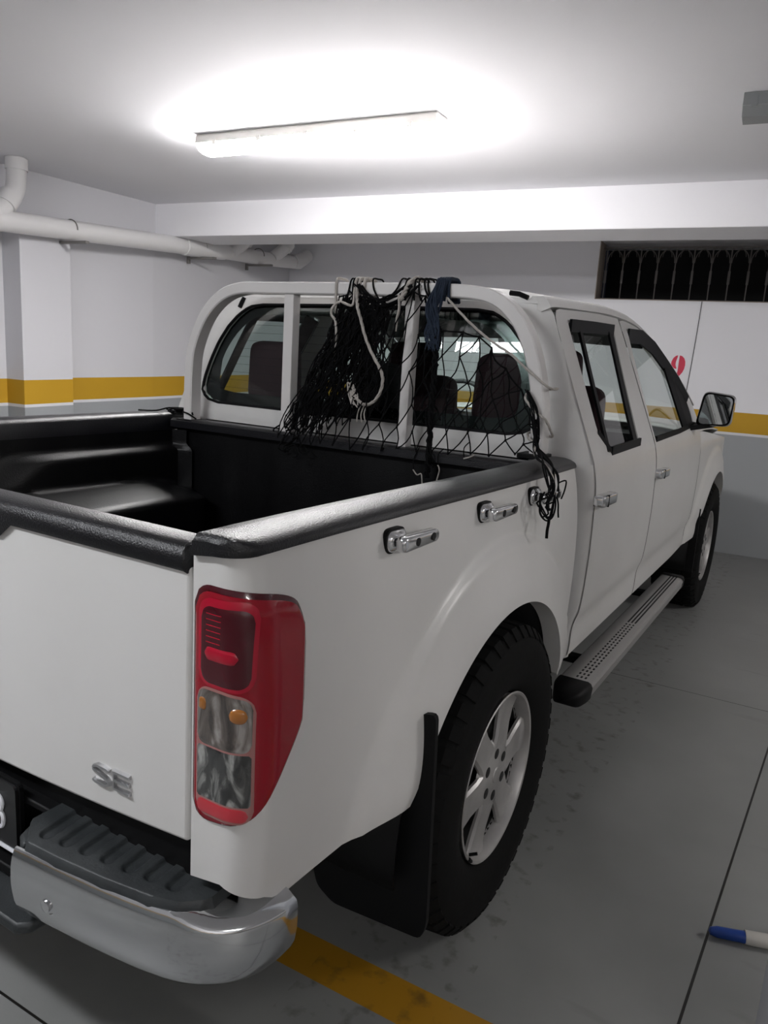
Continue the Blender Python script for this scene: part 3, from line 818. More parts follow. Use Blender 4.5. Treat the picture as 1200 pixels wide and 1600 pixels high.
# ---- cab
KZ = .42
def cab_x(y, z):
    if z >= 1.10: x = .870-KZ*(z-1.10)
    else: x = smooth_interp([.40, .50, .58, .635, .80, .93, 1.03, 1.10], [.842, .858, .862, .878, .888, .888, .884, .870], z)
    # narrower towards the nose
    return x - .012*sst(2.2, 2.9, y)*(1 if z < 1.1 else .5)
def seam_z(y): return smooth_interp([.60, .70, .98, 1.386, 1.76, 2.047, 2.30, 2.468, 2.62], [1.540, 1.550, 1.563, 1.576, 1.559, 1.492, 1.395, 1.311, 1.20], y)
def panel(outline_fn_low, outline_fn_high, y0, y1, ny, nz, off=0, xfn=cab_x):
    rows = []
    for i in range(ny+1):
        y = lerp(y0, y1, i/ny); rows.append([(xfn(y, z)+off, y, z) for z in [lerp(outline_fn_low(y), outline_fn_high(y), j/nz) for j in range(nz+1)]])
    return MB().grid(rows)
# door outlines (y, z)
def door_mesh(y0, y1, top, win, cen, zlow, n=96):
    """lower part + frame ring round the window"""
    m = MB()
    zl = 1.085
    rows = []
    for i in range(31):
        y = lerp(y0(zl) if callable(y0) else y0, y1, i/30)
        rows.append([(cab_x(y, z), y, z) for z in [lerp(zlow(y), zl, j/30) for j in range(31)]])
    m.grid(rows)
    outer = angular(top, n, cen); inner = angular(win, n, cen)
    rings = []
    for k in (0, .25, .5, .75, 1):
        rings.append([(cab_x(a.x+(b_.x-a.x)*k, a.y+(b_.y-a.y)*k), a.x+(b_.x-a.x)*k, a.y+(b_.y-a.y)*k) for a, b_ in zip(outer, inner)])
    rings.append([(p[0]-.016, p[1], p[2]) for p in rings[-1]])
    m.grid(rings, closed_v=True)
    return m, inner
def glass_sheet(loop, off, nr=5):
    n = len(loop); cx_ = sum(p.x for p in loop)/n; cz_ = sum(p.y for p in loop)/n; rings = []
    for k in range(nr+1):
        q = 1-k/nr*.999; rings.append([(cab_x(cx_+(p.x-cx_)*q, cz_+(p.y-cz_)*q)+off, cx_+(p.x-cx_)*q, cz_+(p.y-cz_)*q) for p in loop])
    return MB().grid(rings, closed_v=True)
def strip(loop_pts, w, off, th=.004, closed=False):
    """flat band following the cab side; loop_pts (y,z) polyline, w width inward list"""
    m = MB(); m.tube([(cab_x(y, z)+off, y, z) for y, z in loop_pts], w/2, 4, closed=closed, prof=(Vector((1, 0, 0)), [(th, w/2), (th, -w/2), (-th, -w/2), (-th, w/2)])); return m
RD_top = [(.632, 1.05), (.640, 1.30), (.655, 1.50), (.675, 1.538), (.72, 1.548), (.98, 1.5605), (1.20, 1.569), (1.462, 1.571), (1.472, 1.40), (1.476, 1.05)]
RD_win = round_poly([(.775, 1.515), (1.345, 1.532), (1.275, 1.30), (1.235, 1.112), (.845, 1.106), (.755, 1.170)], [.02, .02, .2, .03, .02, .03], 4)
FD_top = [(1.486, 1.05), (1.484, 1.40), (1.474, 1.571), (1.62, 1.566), (1.76, 1.556), (1.90, 1.532), (2.047, 1.489), (2.20, 1.434), (2.30, 1.391), (2.42, 1.332), (2.50, 1.27), (2.57, 1.20), (2.59, 1.05)]
FD_win = round_poly([(1.560, 1.522), (1.79, 1.530), (1.98, 1.492), (2.12, 1.432), (2.30, 1.345), (2.42, 1.255), (2.42, 1.135), (1.505, 1.105), (1.525, 1.32)], [.02, .05, .1, .1, .1, .06, .03, .02, .1], 4)
zsill = lambda y: lerp(.462, .452, y)*0+.470
def cab_side(mir):
    def B(mb, name, mt, par, **k): return (mb.mirror() if mir else mb).build(name, mt, par, **k)
    m, inner = door_mesh(.632, 1.476, RD_top, RD_win, (1.05, 1.30), lambda y: .478)
    d1 = B(m, 'rear_door', PAINT, T, smooth=40)
    B(glass_sheet(inner, -.012), 'door_window', WINS, d1, smooth=50)
    # black rubber frames
    B(strip([(.905, 1.515), (.878, 1.40), (.850, 1.25), (.822, 1.112)], .042, -.004), 'window_divider', SEAL, d1, smooth=0)
    B(strip([(1.298, 1.525), (1.252, 1.36), (1.212, 1.22), (1.192, 1.115)], .098, -.004), 'window_frame', SEAL, d1, smooth=0)
    B(strip([(.785, 1.503), (1.05, 1.513), (1.32, 1.520)], .040, .004), 'window_visor', VISOR, d1, smooth=0)
    B(strip([(.755, 1.18), (.845, 1.113)], .014, .000), 'window_frame', SEAL, d1, smooth=0)
    B(strip([(.84, 1.117), (1.24, 1.122)], .028, .003), 'belt_moulding', VISOR, d1, smooth=0)
    m, inner = door_mesh(1.486, 2.59, FD_top, FD_win, (1.93, 1.30), lambda y: .478)
    d2 = B(m, 'front_door', PAINT, T, smooth=40)
    B(glass_sheet(inner, -.012), 'door_window', WINS, d2, smooth=50)
    B(strip([(1.56, 1.512), (1.79, 1.519), (1.98, 1.481), (2.12, 1.421), (2.30, 1.335), (2.42, 1.245)], .058, -.001), 'window_visor', VISOR, d2, smooth=30)
    B(strip([(2.15, 1.40), (2.17, 1.25), (2.19, 1.12)], .09, -.003), 'window_frame', SEAL, d2, smooth=0)
    q = MB(); P = [(2.20, 1.395), (2.30, 1.345), (2.42, 1.25), (2.425, 1.13), (2.20, 1.118)]
    q.prism([(cab_x(a, b_)-.008, a, b_) for a, b_ in P], (.006, 0, 0)); B(q, 'corner_panel', SEAL, d2, smooth=0)
    B(strip([(1.51, 1.115), (2.0, 1.122), (2.42, 1.135)], .022, .002), 'belt_moulding', SEAL, d2, smooth=0)
    # handles
    for dd, y0 in ((d1, .685), (d2, 1.525)):
        X = cab_x(y0, .985)
        m = MB(); q = round_poly([(y0-.055, .963), (y0+.115, .961), (y0+.115, .994), (y0-.055, 1.000)], .010, 3)
        rows = [[(X+xo, y0+(a-y0)*k, .98+(z-.98)*k) for a, z in q] for xo, k in ((-.004, 1), (.020, 1), (.027, .9), (.029, .75))]
        m.grid(rows, closed_v=True); m.add(rows[-1], [tuple(range(len(q)))])
        h = B(m, 'door_handle', CHROME2, dd, smooth=40)
        m = MB(); m.box(X+.018, X+.0300, y0-.006, y0-.002, .962, .998); B(m, 'handle_gap', BLACKGAP, dd, smooth=0)
        m = MB(); m.lathe([(.001, .036), (.0014, .034), (-.006, .012), (-.01, 0)], (X, y0+.035, .980), 'x', 24)
    # mirror
    hx, hy, hz = .958, 2.36, 1.215
    def ring(k, y, sx_=1): 
        q = round_poly([(-.080*k, -.078*k), (.072*k, -.070*k), (.082*k, .070*k), (-.058*k, .084*k)], .03*k, 5)
        return [(hx+a, y, hz+b_) for a, b_ in q]
    m = MB(); rows = [ring(.98, hy-.030), ring(1.0, hy-.042), ring(1.04, hy-.034), ring(1.06, hy-.01), ring(1.0, hy+.02), ring(.82, hy+.045), ring(.5, hy+.06)]
    m.grid(rows, closed_v=True); m.add(rows[-1], [tuple(range(len(rows[-1])))]); mh = B(m, 'wing_mirror', CHROME2, d2, smooth=50)
    m = MB(); r_ = ring(.985, hy-.022); m.add(r_, [tuple(range(len(r_)))]); r2 = ring(.95, hy-.012); m.add(r2, [tuple(range(len(r2)))])
    m.grid([r_, r2], closed_v=True); B(m, 'mirror_surround', BLACKGAP, d2, smooth=0)
    m = MB(); r_ = [(p[0]+.0, p[1]-(p[0]-hx)*.04+(p[2]-hz)*.10, p[2]) for p in ring(.90, hy-.036)]; r3 = [(p[0], p[1]+.004, p[2]) for p in r_]
    m.add(r_, [tuple(range(len(r_)))]); m.grid([r_, r3], closed_v=True); B(m, 'mirror_glass', MIRR, d2, smooth=0)
    m = MB(); m.prism([(.845, 2.28, 1.105), (.845, 2.46, 1.12), (.97, 2.38, 1.135), (.96, 2.34, 1.132)], (0, 0, .022)); B(m, 'mirror_arm', SEAL, d2, smooth=0, bevel=.005)
    # fender
    A1 = math.asin(.125/.45)
    cs = [('s', 2.60+.168*i/8) for i in range(8)]+[('arch', PI-A1-(PI-2*A1)*i/40) for i in range(41)]+[('s', 3.632+.22*(i+1)/6) for i in range(6)]
    def fx(y, z): return cab_x(min(y, 2.9), min(z, 1.09)) - .03*sst(1.0, 1.08, z) - .10*sst(3.5, 3.95, y) + flare(y, z, 3.2, .45)*.8
    def ftop(y): return lerp(1.085, .99, sst(2.6, 3.9, y))
    rows = []
    for k_, t in cs:
        if k_ == 'arch': y, zb = 3.2+.45*math.cos(t), .375+.45*math.sin(t)
        else: y, zb = t, interp([2.6, 2.76, 3.64, 3.9], [.478, .50, .50, .50], t)
        row = [(fx(y, zb)-.05, y, zb)]+[(fx(y, z), y, z) for z in [lerp(zb, ftop(y), j/24) for j in range(25)]]
        rows.append(row)
    B(MB().grid(rows), 'front_fender', PAINT, T, smooth=40)
    m = MB(); m.box(.60, .90, 2.765, 2.775, .30, .66); B(m, 'front_mud_flap', PLASTIC, T, smooth=0)
cab_side(False); cab_side(True)

# cab shell: rear wall with corners, roof, A pillars, sills
RWx = lambda z: smooth_interp([1.10, 1.165, 1.195, 1.287, 1.404, 1.496, 1.53], [.64, .655, .690, .668, .610, .545, .49], z)
win_loop = [(-.60, 1.160), (-.665, 1.172), (-.690, 1.205), (-.686, 1.25), (-.665, 1.32), (-.635, 1.39), (-.595, 1.45), (-.55, 1.495), (-.50, 1.525), (-.44, 1.533), (0, 1.538)]
win_loop = win_loop + [(-x, z) for x, z in reversed(win_loop[:-1])] + [(0, 1.158)]
def rear_y(x, z):
    """rear wall depth; leans forward slightly with height, corners sweep forward"""
    Wd = cab_x(.63, z)
    y = .582 + .105*max(0, z-1.12)*1.5
    a = max(0, (abs(x)-(Wd-.13))/.13); a = min(1, a)
    return y + max(.012, .648-y)*(1-math.sqrt(max(0, 1-a*a)))
def rear_pt(x, z): return (x, rear_y(x, z), z)
zmax = 1.575
outl = [(-cab_x(.63, z), z) for z in [.47+.0*0, .7, .9, 1.0, 1.1, 1.2, 1.3, 1.4, 1.5, 1.54]] 
m = MB()
# lower wall
m.grid([[rear_pt(u*cab_x(.63, z), z) for z in [.47+.62*k_/20 for k_ in range(21)]] for u in [math.sin(PI/2*(-1+2*i/60)) for i in range(61)]])
# window surround
out2 = [(-cab_x(.63, z), z) for z in (1.06, 1.10, 1.15, 1.2, 1.3, 1.4, 1.5, 1.54)]+[(-.66, 1.562), (-.60, 1.574), (-.40, 1.580), (0, 1.584), (.40, 1.580), (.60, 1.574), (.66, 1.562)]+[(cab_x(.63, z), z) for z in (1.54, 1.5, 1.4, 1.3, 1.2, 1.15, 1.10, 1.06)]
N = 160
oo = angular(out2, N, (0, 1.33)); ii = angular(win_loop, N, (0, 1.33))
rings = []
for k in [i/10 for i in range(11)]:
    rings.append([rear_pt(a.x+(b_.x-a.x)*k, min(a.y+(b_.y-a.y)*k, 1.585)) for a, b_ in zip(oo, ii)])
rings.append([(p[0]*.995, p[1]+.02, p[2]) for p in rings[-1]])
m.grid(rings, closed_v=True)
# roof
def roof_edge(y): z = seam_z(y)+.006; return cab_x(y, z)-.002, z
rows = []
yr = [.650, .654, .660, .670, .69, .73, .8, .95, 1.15, 1.386, 1.6, 1.76, 1.9, 2.0]
for y in yr:
    xe, ze = roof_edge(y); H = .050*sst(.635, .73, y)+.008; H *= (1-.35*sst(1.6, 2.05, y))
    row = []
    for i in range(41):
        u = -1+2*i/40; u = math.sin(u*PI/2); row.append((u*xe, y + .04*(1-u*u)*sst(1.7, 2.0, y), ze+H*(1-abs(u)**5)**.7))
    rows.append(row)
m.grid(rows)
# top drip strip closing roof to doors and A pillars
for s_ in (-1, 1):
    rr = []
    for y in [.645+.05*i for i in range(40)]:
        if y > 2.60: break
        z = seam_z(y); x = cab_x(y, z)
        rr.append([(s_*(x+.001), y, z+.002), (s_*(x-.012), y, z+.022), (s_*(x-.028), y+.0, z+.034*(1 if y < 1.9 else 1.0)), (s_*(x-.07), y+.02, z+.036), (s_*(x-.085), y+.02, z+.012), (s_*(x-.03), y, z-.012)])
    m.grid(rr, closed_v=True); m.add(rr[0], [tuple(range(6))]); m.add(rr[-1], [tuple(range(6))])
cab = m.build('cab_shell', PAINT, T, 45)
# roof seam joints (dark slots at the rear corners of the roof)
for s_ in (-1, 1):
    m = MB(); m.tube([(s_*.548, .640, 1.522), (s_*.540, .642, 1.540), (s_*.532, .648, 1.560)], .008, 6); m.tube([(s_*.545, .650, 1.588), (s_*.575, .652, 1.585), (s_*.605, .652, 1.574)], .008, 6); m.build('roof_channel', SEAL, cab, 40)
# rear window
ln = resample(win_loop, 120); cx_, cz_ = 0, 1.34
gl = MB(); gl.grid([[(p.x*q, rear_y(p.x*q, cz_+(p.y-cz_)*q)+.010, cz_+(p.y-cz_)*q) for p in ln] for q in (1, .8, .6, .4, .2, .001)], closed_v=True)
rw = gl.build('rear_window', WIN, T, 50)
m = MB(); wl2 = [(x*.955, 1.345+(z-1.345)*.90) for x, z in win_loop]
a1 = angular(win_loop, 140, (0, 1.345)); a2 = angular([(max(-.62, min(.62, x*.93)), 1.350+(z-1.345)*.80) for x, z in win_loop], 140, (0, 1.35))
m.grid([[(p.x, rear_y(p.x, p.y)+.014, p.y) for p in a1], [(p.x, rear_y(p.x, p.y)+.014, p.y) for p in a2]], closed_v=True)
m.build('window_border', FRIT, rw, 0)
m = MB(); m.tube([(p.x*1.004, rear_y(p.x, p.y)+.002, 1.345+(p.y-1.345)*1.008) for p in ln], .006, 6, closed=True); m.build('window_rubber', SEAL, rw, 50)
for k in range(9):
    m = MB(); z = 1.22+.03*k; w = RWx(z)-.08; m.tube([(-w, rear_y(w, z)+.016, z), (0, rear_y(0, z)+.016, z), (w, rear_y(w, z)+.016, z)], .0006, 4); m.build('heating_wire', SEAL, rw, 0)
# windscreen
def ws_edge(t):      # along the A pillar from roof (0) to cowl (1)
    y = lerp(2.0, 2.66, t); z = lerp(seam_z(2.0)+.02, 1.13, t**1.05); return cab_x(y, z)-.035, y, z
rows = []
for i in range(9):
    xe, y, z = ws_edge(i/8); rows.append([(u*xe, y+.10*(1-u*u), z+.03*(1-u*u)) for u in [-1+2*j/16 for j in range(17)]])
ws = MB().grid(rows).build('windscreen', WSCREEN, T, 50)
# hood, cowl, nose
rows = []
for y, z in ((2.64, 1.085), (2.72, 1.095), (2.9, 1.10), (3.2, 1.09), (3.5, 1.065), (3.75, 1.02), (3.86, .97)):
    e = .84-.10*sst(3.4, 3.9, y); rows.append([(u*e, y+(.10*(1-u*u) if y > 3.4 else 0), z-.02+.035*(1-u**4)) for u in [-1+2*j/20 for j in range(21)]])
MB().grid(rows).build('hood', PAINT, T, 45, solid=.01)
m = MB(); rows = []
for z, o_ in ((.99, 0), (.9, .03), (.8, .04), (.70, .06), (.62, .09), (.5, .10), (.42, .07)):
    rows.append([(.82*math.sin(a), 3.66+(.30+o_)*math.cos(a)**.7 if math.cos(a) > 0 else 3.66, z) for a in [(-1+2*i/24)*PI/2 for i in range(25)]])
m.grid(rows); m.build('front_bumper', PAINT, T, 50)
m = MB(); m.box(-.78, .78, 2.62, 3.7, .50, .96); m.build('engine_bay', BLACKGAP, T, 0)

# ---- interior
m = MB(); m.box(-.80, .80, .62, 2.6, .47, .52); m.box(-.80, .80, 2.35, 2.62, .52, 1.06); m.box(-.70, .70, .66, .68, .5, 1.08)
# inner door skins
for s_ in (-1, 1): m.box(s_*.80-.01, s_*.80+.01, .66, 2.58, .5, 1.085)
inn = m.build('cabin_trim', CABIN, T, 0)
rows = []
for y in (.72, .8, 1.0, 1.386, 1.76, 1.98):
    xe, ze = roof_edge(y); rows.append([(u*(xe-.03), y, ze-.035+.02*(1-u*u)) for u in [-1+2*j/12 for j in range(13)]])
MB().grid(rows).build('headliner', CABIN, T, 50, solid=-.008)
def seat(xc, yc, w, zb, zt, hw, hz0, hz1, mt=SEATM, head=True, tilt=.10):
    m = MB(); pts = round_poly([(xc-w/2, .75), (xc+w/2, .75), (xc+w/2, zt), (xc-w/2, zt)], .06, 5)
    rows = []
    for k, dy in ((.90, -.055), (.98, -.04), (1, 0), (.98, .05), (.9, .065)):
        cz = (zt+.75)/2; rows.append([(xc+(a-xc)*k, yc+dy-(b_-.75)*tilt, cz+(b_-cz)*k) for a, b_ in pts])
    m.grid(rows, closed_v=True); m.add(rows[0], [tuple(range(len(pts)))]); m.add(rows[-1], [tuple(range(len(pts)))])
    st = m.build('seat_back', mt, T, 50)
    if head:
        m = MB(); pts = round_poly([(xc-hw/2, hz0), (xc+hw/2, hz0), (xc+hw*.45, hz1), (xc-hw*.45, hz1)], .045, 6); rows = []
        for k, dy in ((.78, -.06), (.95, -.045), (1, -.01), (.96, .035), (.8, .05)):
            cz = (hz0+hz1)/2; rows.append([(xc+(a-xc)*k, yc-.05+dy, cz+(b_-cz)*k) for a, b_ in pts])
        m.grid(rows, closed_v=True); m.add(rows[0], [tuple(range(len(pts)))]); m.add(rows[-1], [tuple(range(len(pts)))])
        m.build('headrest', mt, st, 50)
        m = MB()
        for s_ in (-.06, .06): m.tube([(xc+s_, yc-.05, zt-.05), (xc+s_, yc-.05, hz0+.03)], .006, 6)
        m.build('headrest_post', CHROME2, st, 40)
DARKS = mat('dark_seat_fabric', (.020, .014, .018), .85)
seat(-.50, .86, .46, .75, 1.16, .225, 1.165, 1.405)
seat(0.0, .86, .40, .75, 1.14, .20, 1.15, 1.35, DARKS)
seat(.50, .86, .46, .75, 1.16, .225, 1.165, 1.405)
seat(-.36, 1.75, .46, .75, 1.30, .25, 1.24, 1.45)
seat(.36, 1.75, .46, .75, 1.30, .25, 1.24, 1.45)
m = MB(); m.tube([(-.36+.185*math.cos(a), 2.20+.08*math.sin(a), 1.10+.165*math.sin(a)) for a in [2*PI*i/32 for i in range(32)]], .013, 8, closed=True)
m.tube([(-.36, 2.2, 1.10), (-.36, 2.4, 1.0)], .025, 8); m.build('steering_wheel', CABIN, T, 50)
m = MB(); m.prism([(a, 2.15, z) for a, z in round_poly([(-.11, 1.46), (.11, 1.46), (.12, 1.53), (-.12, 1.53)], .02, 4)], (0, .03, 0)); m.build('rear_view_mirror', CABIN, T, 30)

# ---- roll bar
P = [(-.656, 1.085), (-.656, 1.18), (-.652, 1.28), (-.640, 1.36), (-.600, 1.45), (-.548, 1.515), (-.48, 1.560), (-.40, 1.579), (-.30, 1.580), (0, 1.580), (.35, 1.578), (.50, 1.572), (.575, 1.553), (.632, 1.510), (.672, 1.455), (.703, 1.38), (.724, 1.30), (.735, 1.22), (.738, 1.15), (.738, 1.09)]
path = cr_path([(a, .505, z) for a, z in P], 4)
m = MB(); m.tube(path, .02, 4, prof=(Vector((0, 1, 0)), [(-.028, .016), (-.024, .020), (.024, .020), (.028, .016), (.028, -.016), (.024, -.020), (-.024, -.020), (-.028, -.016)]))
rb = m.build('roll_bar', BARPAINT, T, 40)
for xc, w in ((-.190, .020), (.285, .016)):
    m = MB(); m.box(xc-w, xc+w, .485, .525, 1.085, 1.566); m.build('bar_post', BARPAINT, rb, 0, bevel=.003)
for xc in (-.656, .738):
    m = MB(); m.box(xc-.04, xc+.04, .46, .545, 1.075, 1.0925) if xc < 0 else m.box(xc-.05, xc+.03, .46, .54, 1.105, 1.120)
    m.build('bar_foot', PLASTIC, rb, 0, bevel=.003)

# ---- wheels
def make_tyre(yc, s_):
    m = MB(); cx = .785*s_
    prof = [(-.105, .215), (-.125, .25), (-.130, .30), (-.122, .345), (-.108, .366), (-.09, .3735), (0, .376), (.09, .3735), (.108, .366), (.122, .345), (.1285, .31), (.127, .27), (.118, .235), (.108, .217), (.100, .209), (.06, .20)]
    m.lathe([(a*s_, r) for a, r in prof], (cx, yc, .375), 'x', 72)
    for k in range(46):
        a = 2*PI*k/46; 
        for sh2 in (-1, 1):
            a0 = a+(.0 if sh2 > 0 else PI/46); d = .045
            vs = []
            for t_ in (a0-d, a0+d):
                for (ax, r) in ((.060, .3735), (.060, .381), (.104, .377), (.1225, .352), (.118, .345)):
                    vs.append((cx+sh2*ax, yc+r*math.cos(t_), .375+r*math.sin(t_)))
            m.add(vs, [(0, 1, 2, 3, 4), (9, 8, 7, 6, 5), (0, 5, 6, 1), (1, 6, 7, 2), (2, 7, 8, 3), (3, 8, 9, 4)])
        for sh2 in (-.030, .010):
            a0 = a+sh2*2; vs = []
            for t_ in (a0-.05, a0+.05):
                for (ax, r) in ((sh2, .374), (sh2, .3815), (sh2+.032, .3815), (sh2+.032, .374)): vs.append((cx+ax, yc+r*math.cos(t_), .375+r*math.sin(t_)))
            m.add(vs, [(0, 1, 2, 3), (7, 6, 5, 4), (0, 4, 5, 1), (1, 5, 6, 2), (2, 6, 7, 3)])
    ty = m.build('wheel', RUBBER, T, 40)
    # rim
    m = MB(); X0 = cx
    def pf(L): return [(a*s_, r) for a, r in L]
    m.lathe(pf([(.06, .200), (.102, .2035), (.109, .209), (.113, .212), (.115, .209), (.113, .204), (.104, .199), (.085, .194), (.075, .192), (.075, .196)]), (X0, yc, .375), 'x', 72)
    m.lathe(pf([(.088, .094), (.096, .088), (.101, .074), (.101, .040), (.104, .034), (.104, 0)]), (X0, yc, .375), 'x', 48)
    for k in range(6):
        a = k*PI/3+.157
        def pol(r, w): return (r*math.cos(a)-w*math.sin(a), r*math.sin(a)+w*math.cos(a))
        secs = [(.070, .044, .101, .090), (.095, .040, .100, .088), (.13, .040, .097, .084), (.165, .045, .096, .083), (.190, .054, .098, .085), (.202, .062, .102, .088)]
        rows = []
        for r, w, xt, xb in secs:
            row = []
            for ww, xx in ((-w, xb), (-w, xt-.006), (-w*.84, xt), (w*.84, xt), (w, xt-.006), (w, xb)):
                p = pol(r, ww); row.append((X0+xx*s_, yc+p[0], .375+p[1]))
            rows.append(row)
        m.grid(rows, closed_v=True)
    rim = m.build('alloy_rim', ALLOY, ty, 35)
    for k in range(6):
        a = k*PI/3+PI/6; m = MB(); c2 = (X0, yc+.056*math.cos(a), .375+.056*math.sin(a))
        m.lathe(pf([(.1005, .0125), (.1015, .0135), (.1022, .0120), (.1016, .004), (.1035, .0)]), c2, 'x', 14); m.build('lug_hole', BLACKGAP, rim if False else ty, 40)
    m = MB(); m.lathe(pf([(.1035, .021), (.106, .019), (.107, .012), (.1065, 0)]), (X0, yc, .375), 'x', 24); m.build('centre_cap', ALLOY, ty, 40)
    m = MB(); m.lathe(pf([(.08, .193), (.06, .190), (-.06, .185), (-.06, .10)]), (X0, yc, .375), 'x', 60); m.build('rim_barrel', BLACKGAP, ty, 40)  # barrel black too, standing in for shade behind the spokes
    m = MB(); m.lathe(pf([(.00, .16), (.02, .165), (.03, .15), (.035, .06), (.05, .05)]), (X0, yc, .375), 'x', 40); m.build('brake_drum', DRUM_SHADE, ty, 40)
    m = MB(); m.tube([(X0+.100*s_, yc-.118, .375-.155), (X0+.118*s_, yc-.112, .375-.148)], .004, 8); m.build('valve', PLASTIC, ty, 40)
    m = MB(); m.tube([(X0+.114*s_, yc+.2075*math.cos(a), .375+.2075*math.sin(a)) for a in (3.88, 3.93, 3.98)], .005, 6); m.build('balance_weight', PLASTIC, ty, 40)
for yc in (0, 3.2):
    for s_ in (1, -1): make_tyre(yc, s_)

# ================================================================== net and ropes tied to the roll bar
rnd = random.Random(11)
def curve2(pts, n):
    """open polyline of (x, z) resampled by parameter"""
    P = [Vector(p) for p in pts]; seg = [(P[i+1]-P[i]).length for i in range(len(P)-1)]; tot = sum(seg)
    def f(t):
        d = max(0, min(1, t))*tot; i = 0
        while i < len(seg)-1 and d > seg[i]: d -= seg[i]; i += 1
        return P[i].lerp(P[i+1], min(1, d/max(1e-9, seg[i])))
    return f
NB = MB()
def strand(a, b_, r=.0023, sag=.10, jit=.003):
    a = Vector(a); b_ = Vector(b_); L = (b_-a).length; pts = []
    off = Vector((rnd.uniform(-1, 1), rnd.uniform(-1, 1), rnd.uniform(-.6, .2)))*L*sag
    for i in range(5):
        t = i/4; pts.append(a.lerp(b_, t)+off*math.sin(PI*t))
    NB.tube(pts, r, 5, cap=False)
def knot(p, r=.0042):
    m = Vector(p); vs = [m+Vector(v)*r for v in ((1, 0, 0), (-1, 0, 0), (0, 1, 0), (0, -1, 0), (0, 0, 1.3), (0, 0, -1.3))]
    NB.add(vs, [(0, 2, 4), (2, 1, 4), (1, 3, 4), (3, 0, 4), (2, 0, 5), (1, 2, 5), (3, 1, 5), (0, 3, 5)])
def net_patch(top, bot, nc, nr, y0, y1, dens=None, jit=.006, r=.0023, sag=.10):
    T_, B_ = curve2(top, 0), curve2(bot, 0); node = {}
    for j in range(nr+1):
        for i in range(nc+1):
            s0 = (i+(.5 if j % 2 else 0))/(nc+.5); s0 = dens(s0) if dens else s0
            t = j/nr; a, c_ = T_(s0), B_(s0); p = a.lerp(c_, t)
            yy = lerp(y0, y1, t)+.012*math.sin(9*s0+3*t)
            node[i, j] = (p.x+rnd.uniform(-jit, jit), yy+rnd.uniform(-jit, jit), p.y+rnd.uniform(-jit, jit))
            knot(node[i, j])
    for j in range(nr):
        for i in range(nc+1):
            strand(node[i, j], node[i, j+1], r, sag)
            k = i+1 if j % 2 else i-1
            if 0 <= k <= nc: strand(node[i, j], node[k, j+1], r, sag)
    for i in range(nc): strand(node[i, 0], node[i+1, 0], r*1.2, sag*1.4)
    return node
TOP = [(.034, 1.543), (.075, 1.569), (.137, 1.540), (.209, 1.530), (.265, 1.557), (.308, 1.584), (.347, 1.569), (.388, 1.488), (.439, 1.448), (.533, 1.452), (.577, 1.421), (.633, 1.351), (.689, 1.285), (.735, 1.231)]
BOT = [(-.189, 1.085), (-.143, 1.06), (-.066, 1.071), (.041, 1.068), (.143, 1.068), (.265, 1.074), (.381, 1.083), (.491, 1.096), (.596, 1.108), (.695, 1.123), (.766, 1.125)]
net_patch(TOP, BOT, 17, 5, .462, .440, lambda s: s**1.35, .009, .0021, .13)
# the part that hangs bunched up in several layers at the left
L1T = [(.051, 1.555), (.112, 1.555), (.185, 1.541), (.225, 1.520)]
L1B = [(-.170, 1.105), (-.097, 1.10), (.035, 1.13), (.196, 1.19), (.24, 1.20)]
for k in range(6):
    q_ = 1-.07*k
    net_patch([(.05+(x-.05)*q_+.006*k, z-.008*k) for x, z in L1T], [(-.17+(x+.17)*q_+.012*k, z+.012*k) for x, z in L1B], 13, 10, .466-.002*k, .458-.003*k, None, .009, .0021, .14)
net_patch([(.05, 1.53), (.10, 1.50), (.16, 1.48)], [(-.17, 1.12), (-.10, 1.11), (.0, 1.10)], 9, 11, .452, .445, None, .006, .0021, .12)
# heap of net lying on the headboard at the lower left and the cord ends in the bed
for k in range(20):
    a = (rnd.uniform(-.185, -.10), rnd.uniform(.44, .47), rnd.uniform(1.05, 1.12)); b2 = (a[0]+rnd.uniform(-.04, .05), a[1]+rnd.uniform(-.02, .02), a[2]+rnd.uniform(-.05, .03))
    strand(a, b2, .0028, .5)
# loops thrown over the bar
def bar_loop(x, r=.003, lean=0., low=1.545, dy=0.):
    pts = [(x-lean, .474, low), (x-lean*.3, .472, 1.575), (x, .478, 1.6075), (x, .505, 1.612), (x+.004, .535, 1.606), (x+.004, .537, 1.56), (x+.01, .53, 1.545)]
    return cr_path(pts, 4)
for x, le in ((.068, .015), (.078, 0), (.088, -.01), (.098, .02), (.150, -.03), (.255, .05), (.275, .03), (.292, .02), (.305, 0), (.318, -.01), (.335, -.03), (.348, -.02)):
    NB.tube(bar_loop(x, lean=le), .0030, 5, cap=False)
for k in range(7):   # slack swags of the net's head rope
    x0, x1 = rnd.uniform(.08, .12), rnd.uniform(.28, .34); z = 1.59; d = rnd.uniform(.03, .065)
    NB.tube([(lerp(x0, x1, t/10), .468-.004*k*.5, z-d*math.sin(PI*t/10)+rnd.uniform(-.003, .003)) for t in range(11)], .0032, 5)
# twisted cord going down right of the second post
for k in range(3):
    NB.tube([(.404+.006*math.cos(i*.9+k*2.1)+ .002*(i % 3), .448+.006*math.sin(i*.9+k*2.1), 1.47-.46*i/40) for i in range(41)], .0045, 5)
for k in range(8):
    a = (.404+rnd.uniform(-.02, .02), .45, 1.47-.45*k/8); strand(a, (a[0]+rnd.uniform(-.05, .05), .45, a[2]-rnd.uniform(.03, .08)), .003, .3)
